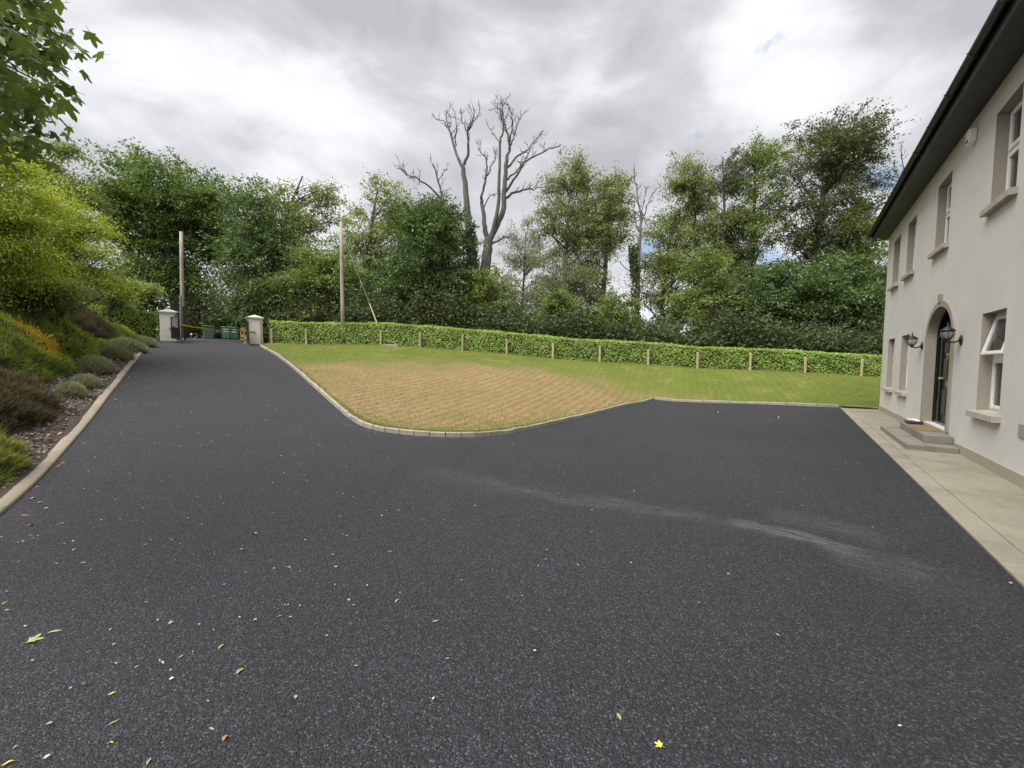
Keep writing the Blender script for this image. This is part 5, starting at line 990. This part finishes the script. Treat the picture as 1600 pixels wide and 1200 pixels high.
def fallen(px, py, size, kind, curl, mat, yaw, label, group=None):
    p = at(px, py); src = shapes[(kind, curl)][int(px) % 3]; me = src.copy(); me.materials.clear(); me.materials.append(MAT[mat]); o = bpy.data.objects.new('fallen_leaf', me); C.objects.link(o)
    o.location = (p[0], p[1], p[2] + .004); o.rotation_euler = (random.gauss(0, .12), random.gauss(0, .12), yaw); o.scale = (size,) * 3; tag(o, label, 'leaf', group); return o
fallen(48, 1003, .10, 'maple', .5, 'leaf_green', -1.0, 'largest fallen leaf, curled and pale green, at the lower left'); fallen(86, 988, .06, 'narrow', .15, 'leaf_green', -1.1, 'long thin fallen leaf right behind the largest curled one')
fallen(1032, 1166, .05, 'maple', .15, 'leaf_yellow', .9, 'bright yellow lobed leaf alone near the bottom edge'); fallen(967, 1121, .03, 'oval', .15, 'leaf_green', .3, 'small green leaf just above the bright yellow one')
fallen(265, 975, .04, 'maple', .5, 'leaf_green', -.6, 'crumpled green leaf right of the largest curled one'); fallen(375, 1050, .035, 'oval', .5, 'leaf_green', -.3, 'upright curled green leaf in the lower left middle'); fallen(462, 1090, .03, 'oval', .15, 'leaf_green', .4, 'single green leaf right of the other lower left leaves')
fallen(450, 888, .05, 'narrow', .5, 'leaf_green', 1.2, 'thin green leaf midway up the drive'); fallen(398, 835, .05, 'oval', .5, 'leaf_brown', 1.3, 'dark curled leaf lying above the thin green ones')
fallen(351, 1155, .03, 'oval', .5, 'leaf_brown', .3, 'tiny reddish brown leaf at the lower left bottom'); fallen(1120, 645, .13, 'oval', .5, 'petal', .3, 'pale scrap lying on the far tarmac left of the stone'); fallen(1214, 653, .13, 'oval', .5, 'leaf_yellow', .3, 'yellowish scrap on the far tarmac towards the house')
rl = random.Random(9); small = [(228, 942), (172, 985), (175, 1085), (181, 1038), (213, 1043), (254, 1037), (178, 1130), (331, 1140), (378, 853), (227, 852), (268, 844), (268, 812), (236, 844), (88, 881), (130, 880), (142, 891), (8, 943), (28, 848), (160, 660), (545, 938), (620, 940), (680, 972), (699, 1030), (556, 1042), (1215, 876), (925, 798), (172, 1163), (12, 1195), (232, 1192), (345, 1012), (283, 1027), (436, 964), (350, 914), (90, 820), (100, 850), (60, 838)]
for i, (x, y) in enumerate(small): fallen(x, y, rl.uniform(.018, .035), rl.choice(('narrow', 'narrow', 'oval')), rl.choice((.15, .5)), rl.choice(('leaf_green', 'leaf_green', 'leaf_yellow')), rl.uniform(0, 6.28), 'small yellow-green leaf scrap scattered on the tarmac', 'small leaf scraps on the drive')
for i in range(60):
    s = rl.uniform(5, 17); p = uv(s, LEFT_V - .1 - abs(rl.gauss(0, .22))); x, y = visible(np.array([*p, tz(*p)]))
    fallen(x, y, rl.uniform(.03, .065), rl.choice(('narrow', 'oval', 'maple')), rl.choice((.15, .5)), rl.choice(('leaf_brown', 'leaf_brown', 'leaf_green', 'leaf_yellow')), rl.uniform(0, 6.28), 'dry brown or green leaf drifted against the concrete edging', 'leaves drifted along the edging')
P = np.concatenate([np.array([uv(s, LEFT_V - .1 - v) for s, v in zip(rngB.uniform(0, 24, 700), np.abs(rngB.normal(size=700)) * 1.6)]), np.array([uv(s, v) for s, v in zip(rngB.uniform(2, 24, 220), rngB.uniform(-2.6, 1.3, 220))]), rngB.uniform((-4, 2), (7, 13), (260, 2)), offs(smooth_path(kerb_front, 300), -.12)[rngB.integers(0, 200, 160)] + rngB.normal(size=(160, 2)) * .1])
P = P[in_poly(P, [tuple(q) for q in drive_poly])]; k = len(P); Nn = np.column_stack([rngB.normal(size=(k, 2)) * .3, np.ones(k)]); l = rngB.uniform(.009, .024, k)
V, F = leaves(np.column_stack([P, terrain(P) + .012]), np.cross(Nn, rnd_dir(rngB, k)), Nn, l, l * .6); tag(np_mesh('petals_and_seeds', V, F, MAT['petal']), 'pale petals and seed husks scattered over the tarmac', 'litter', kind='stuff')
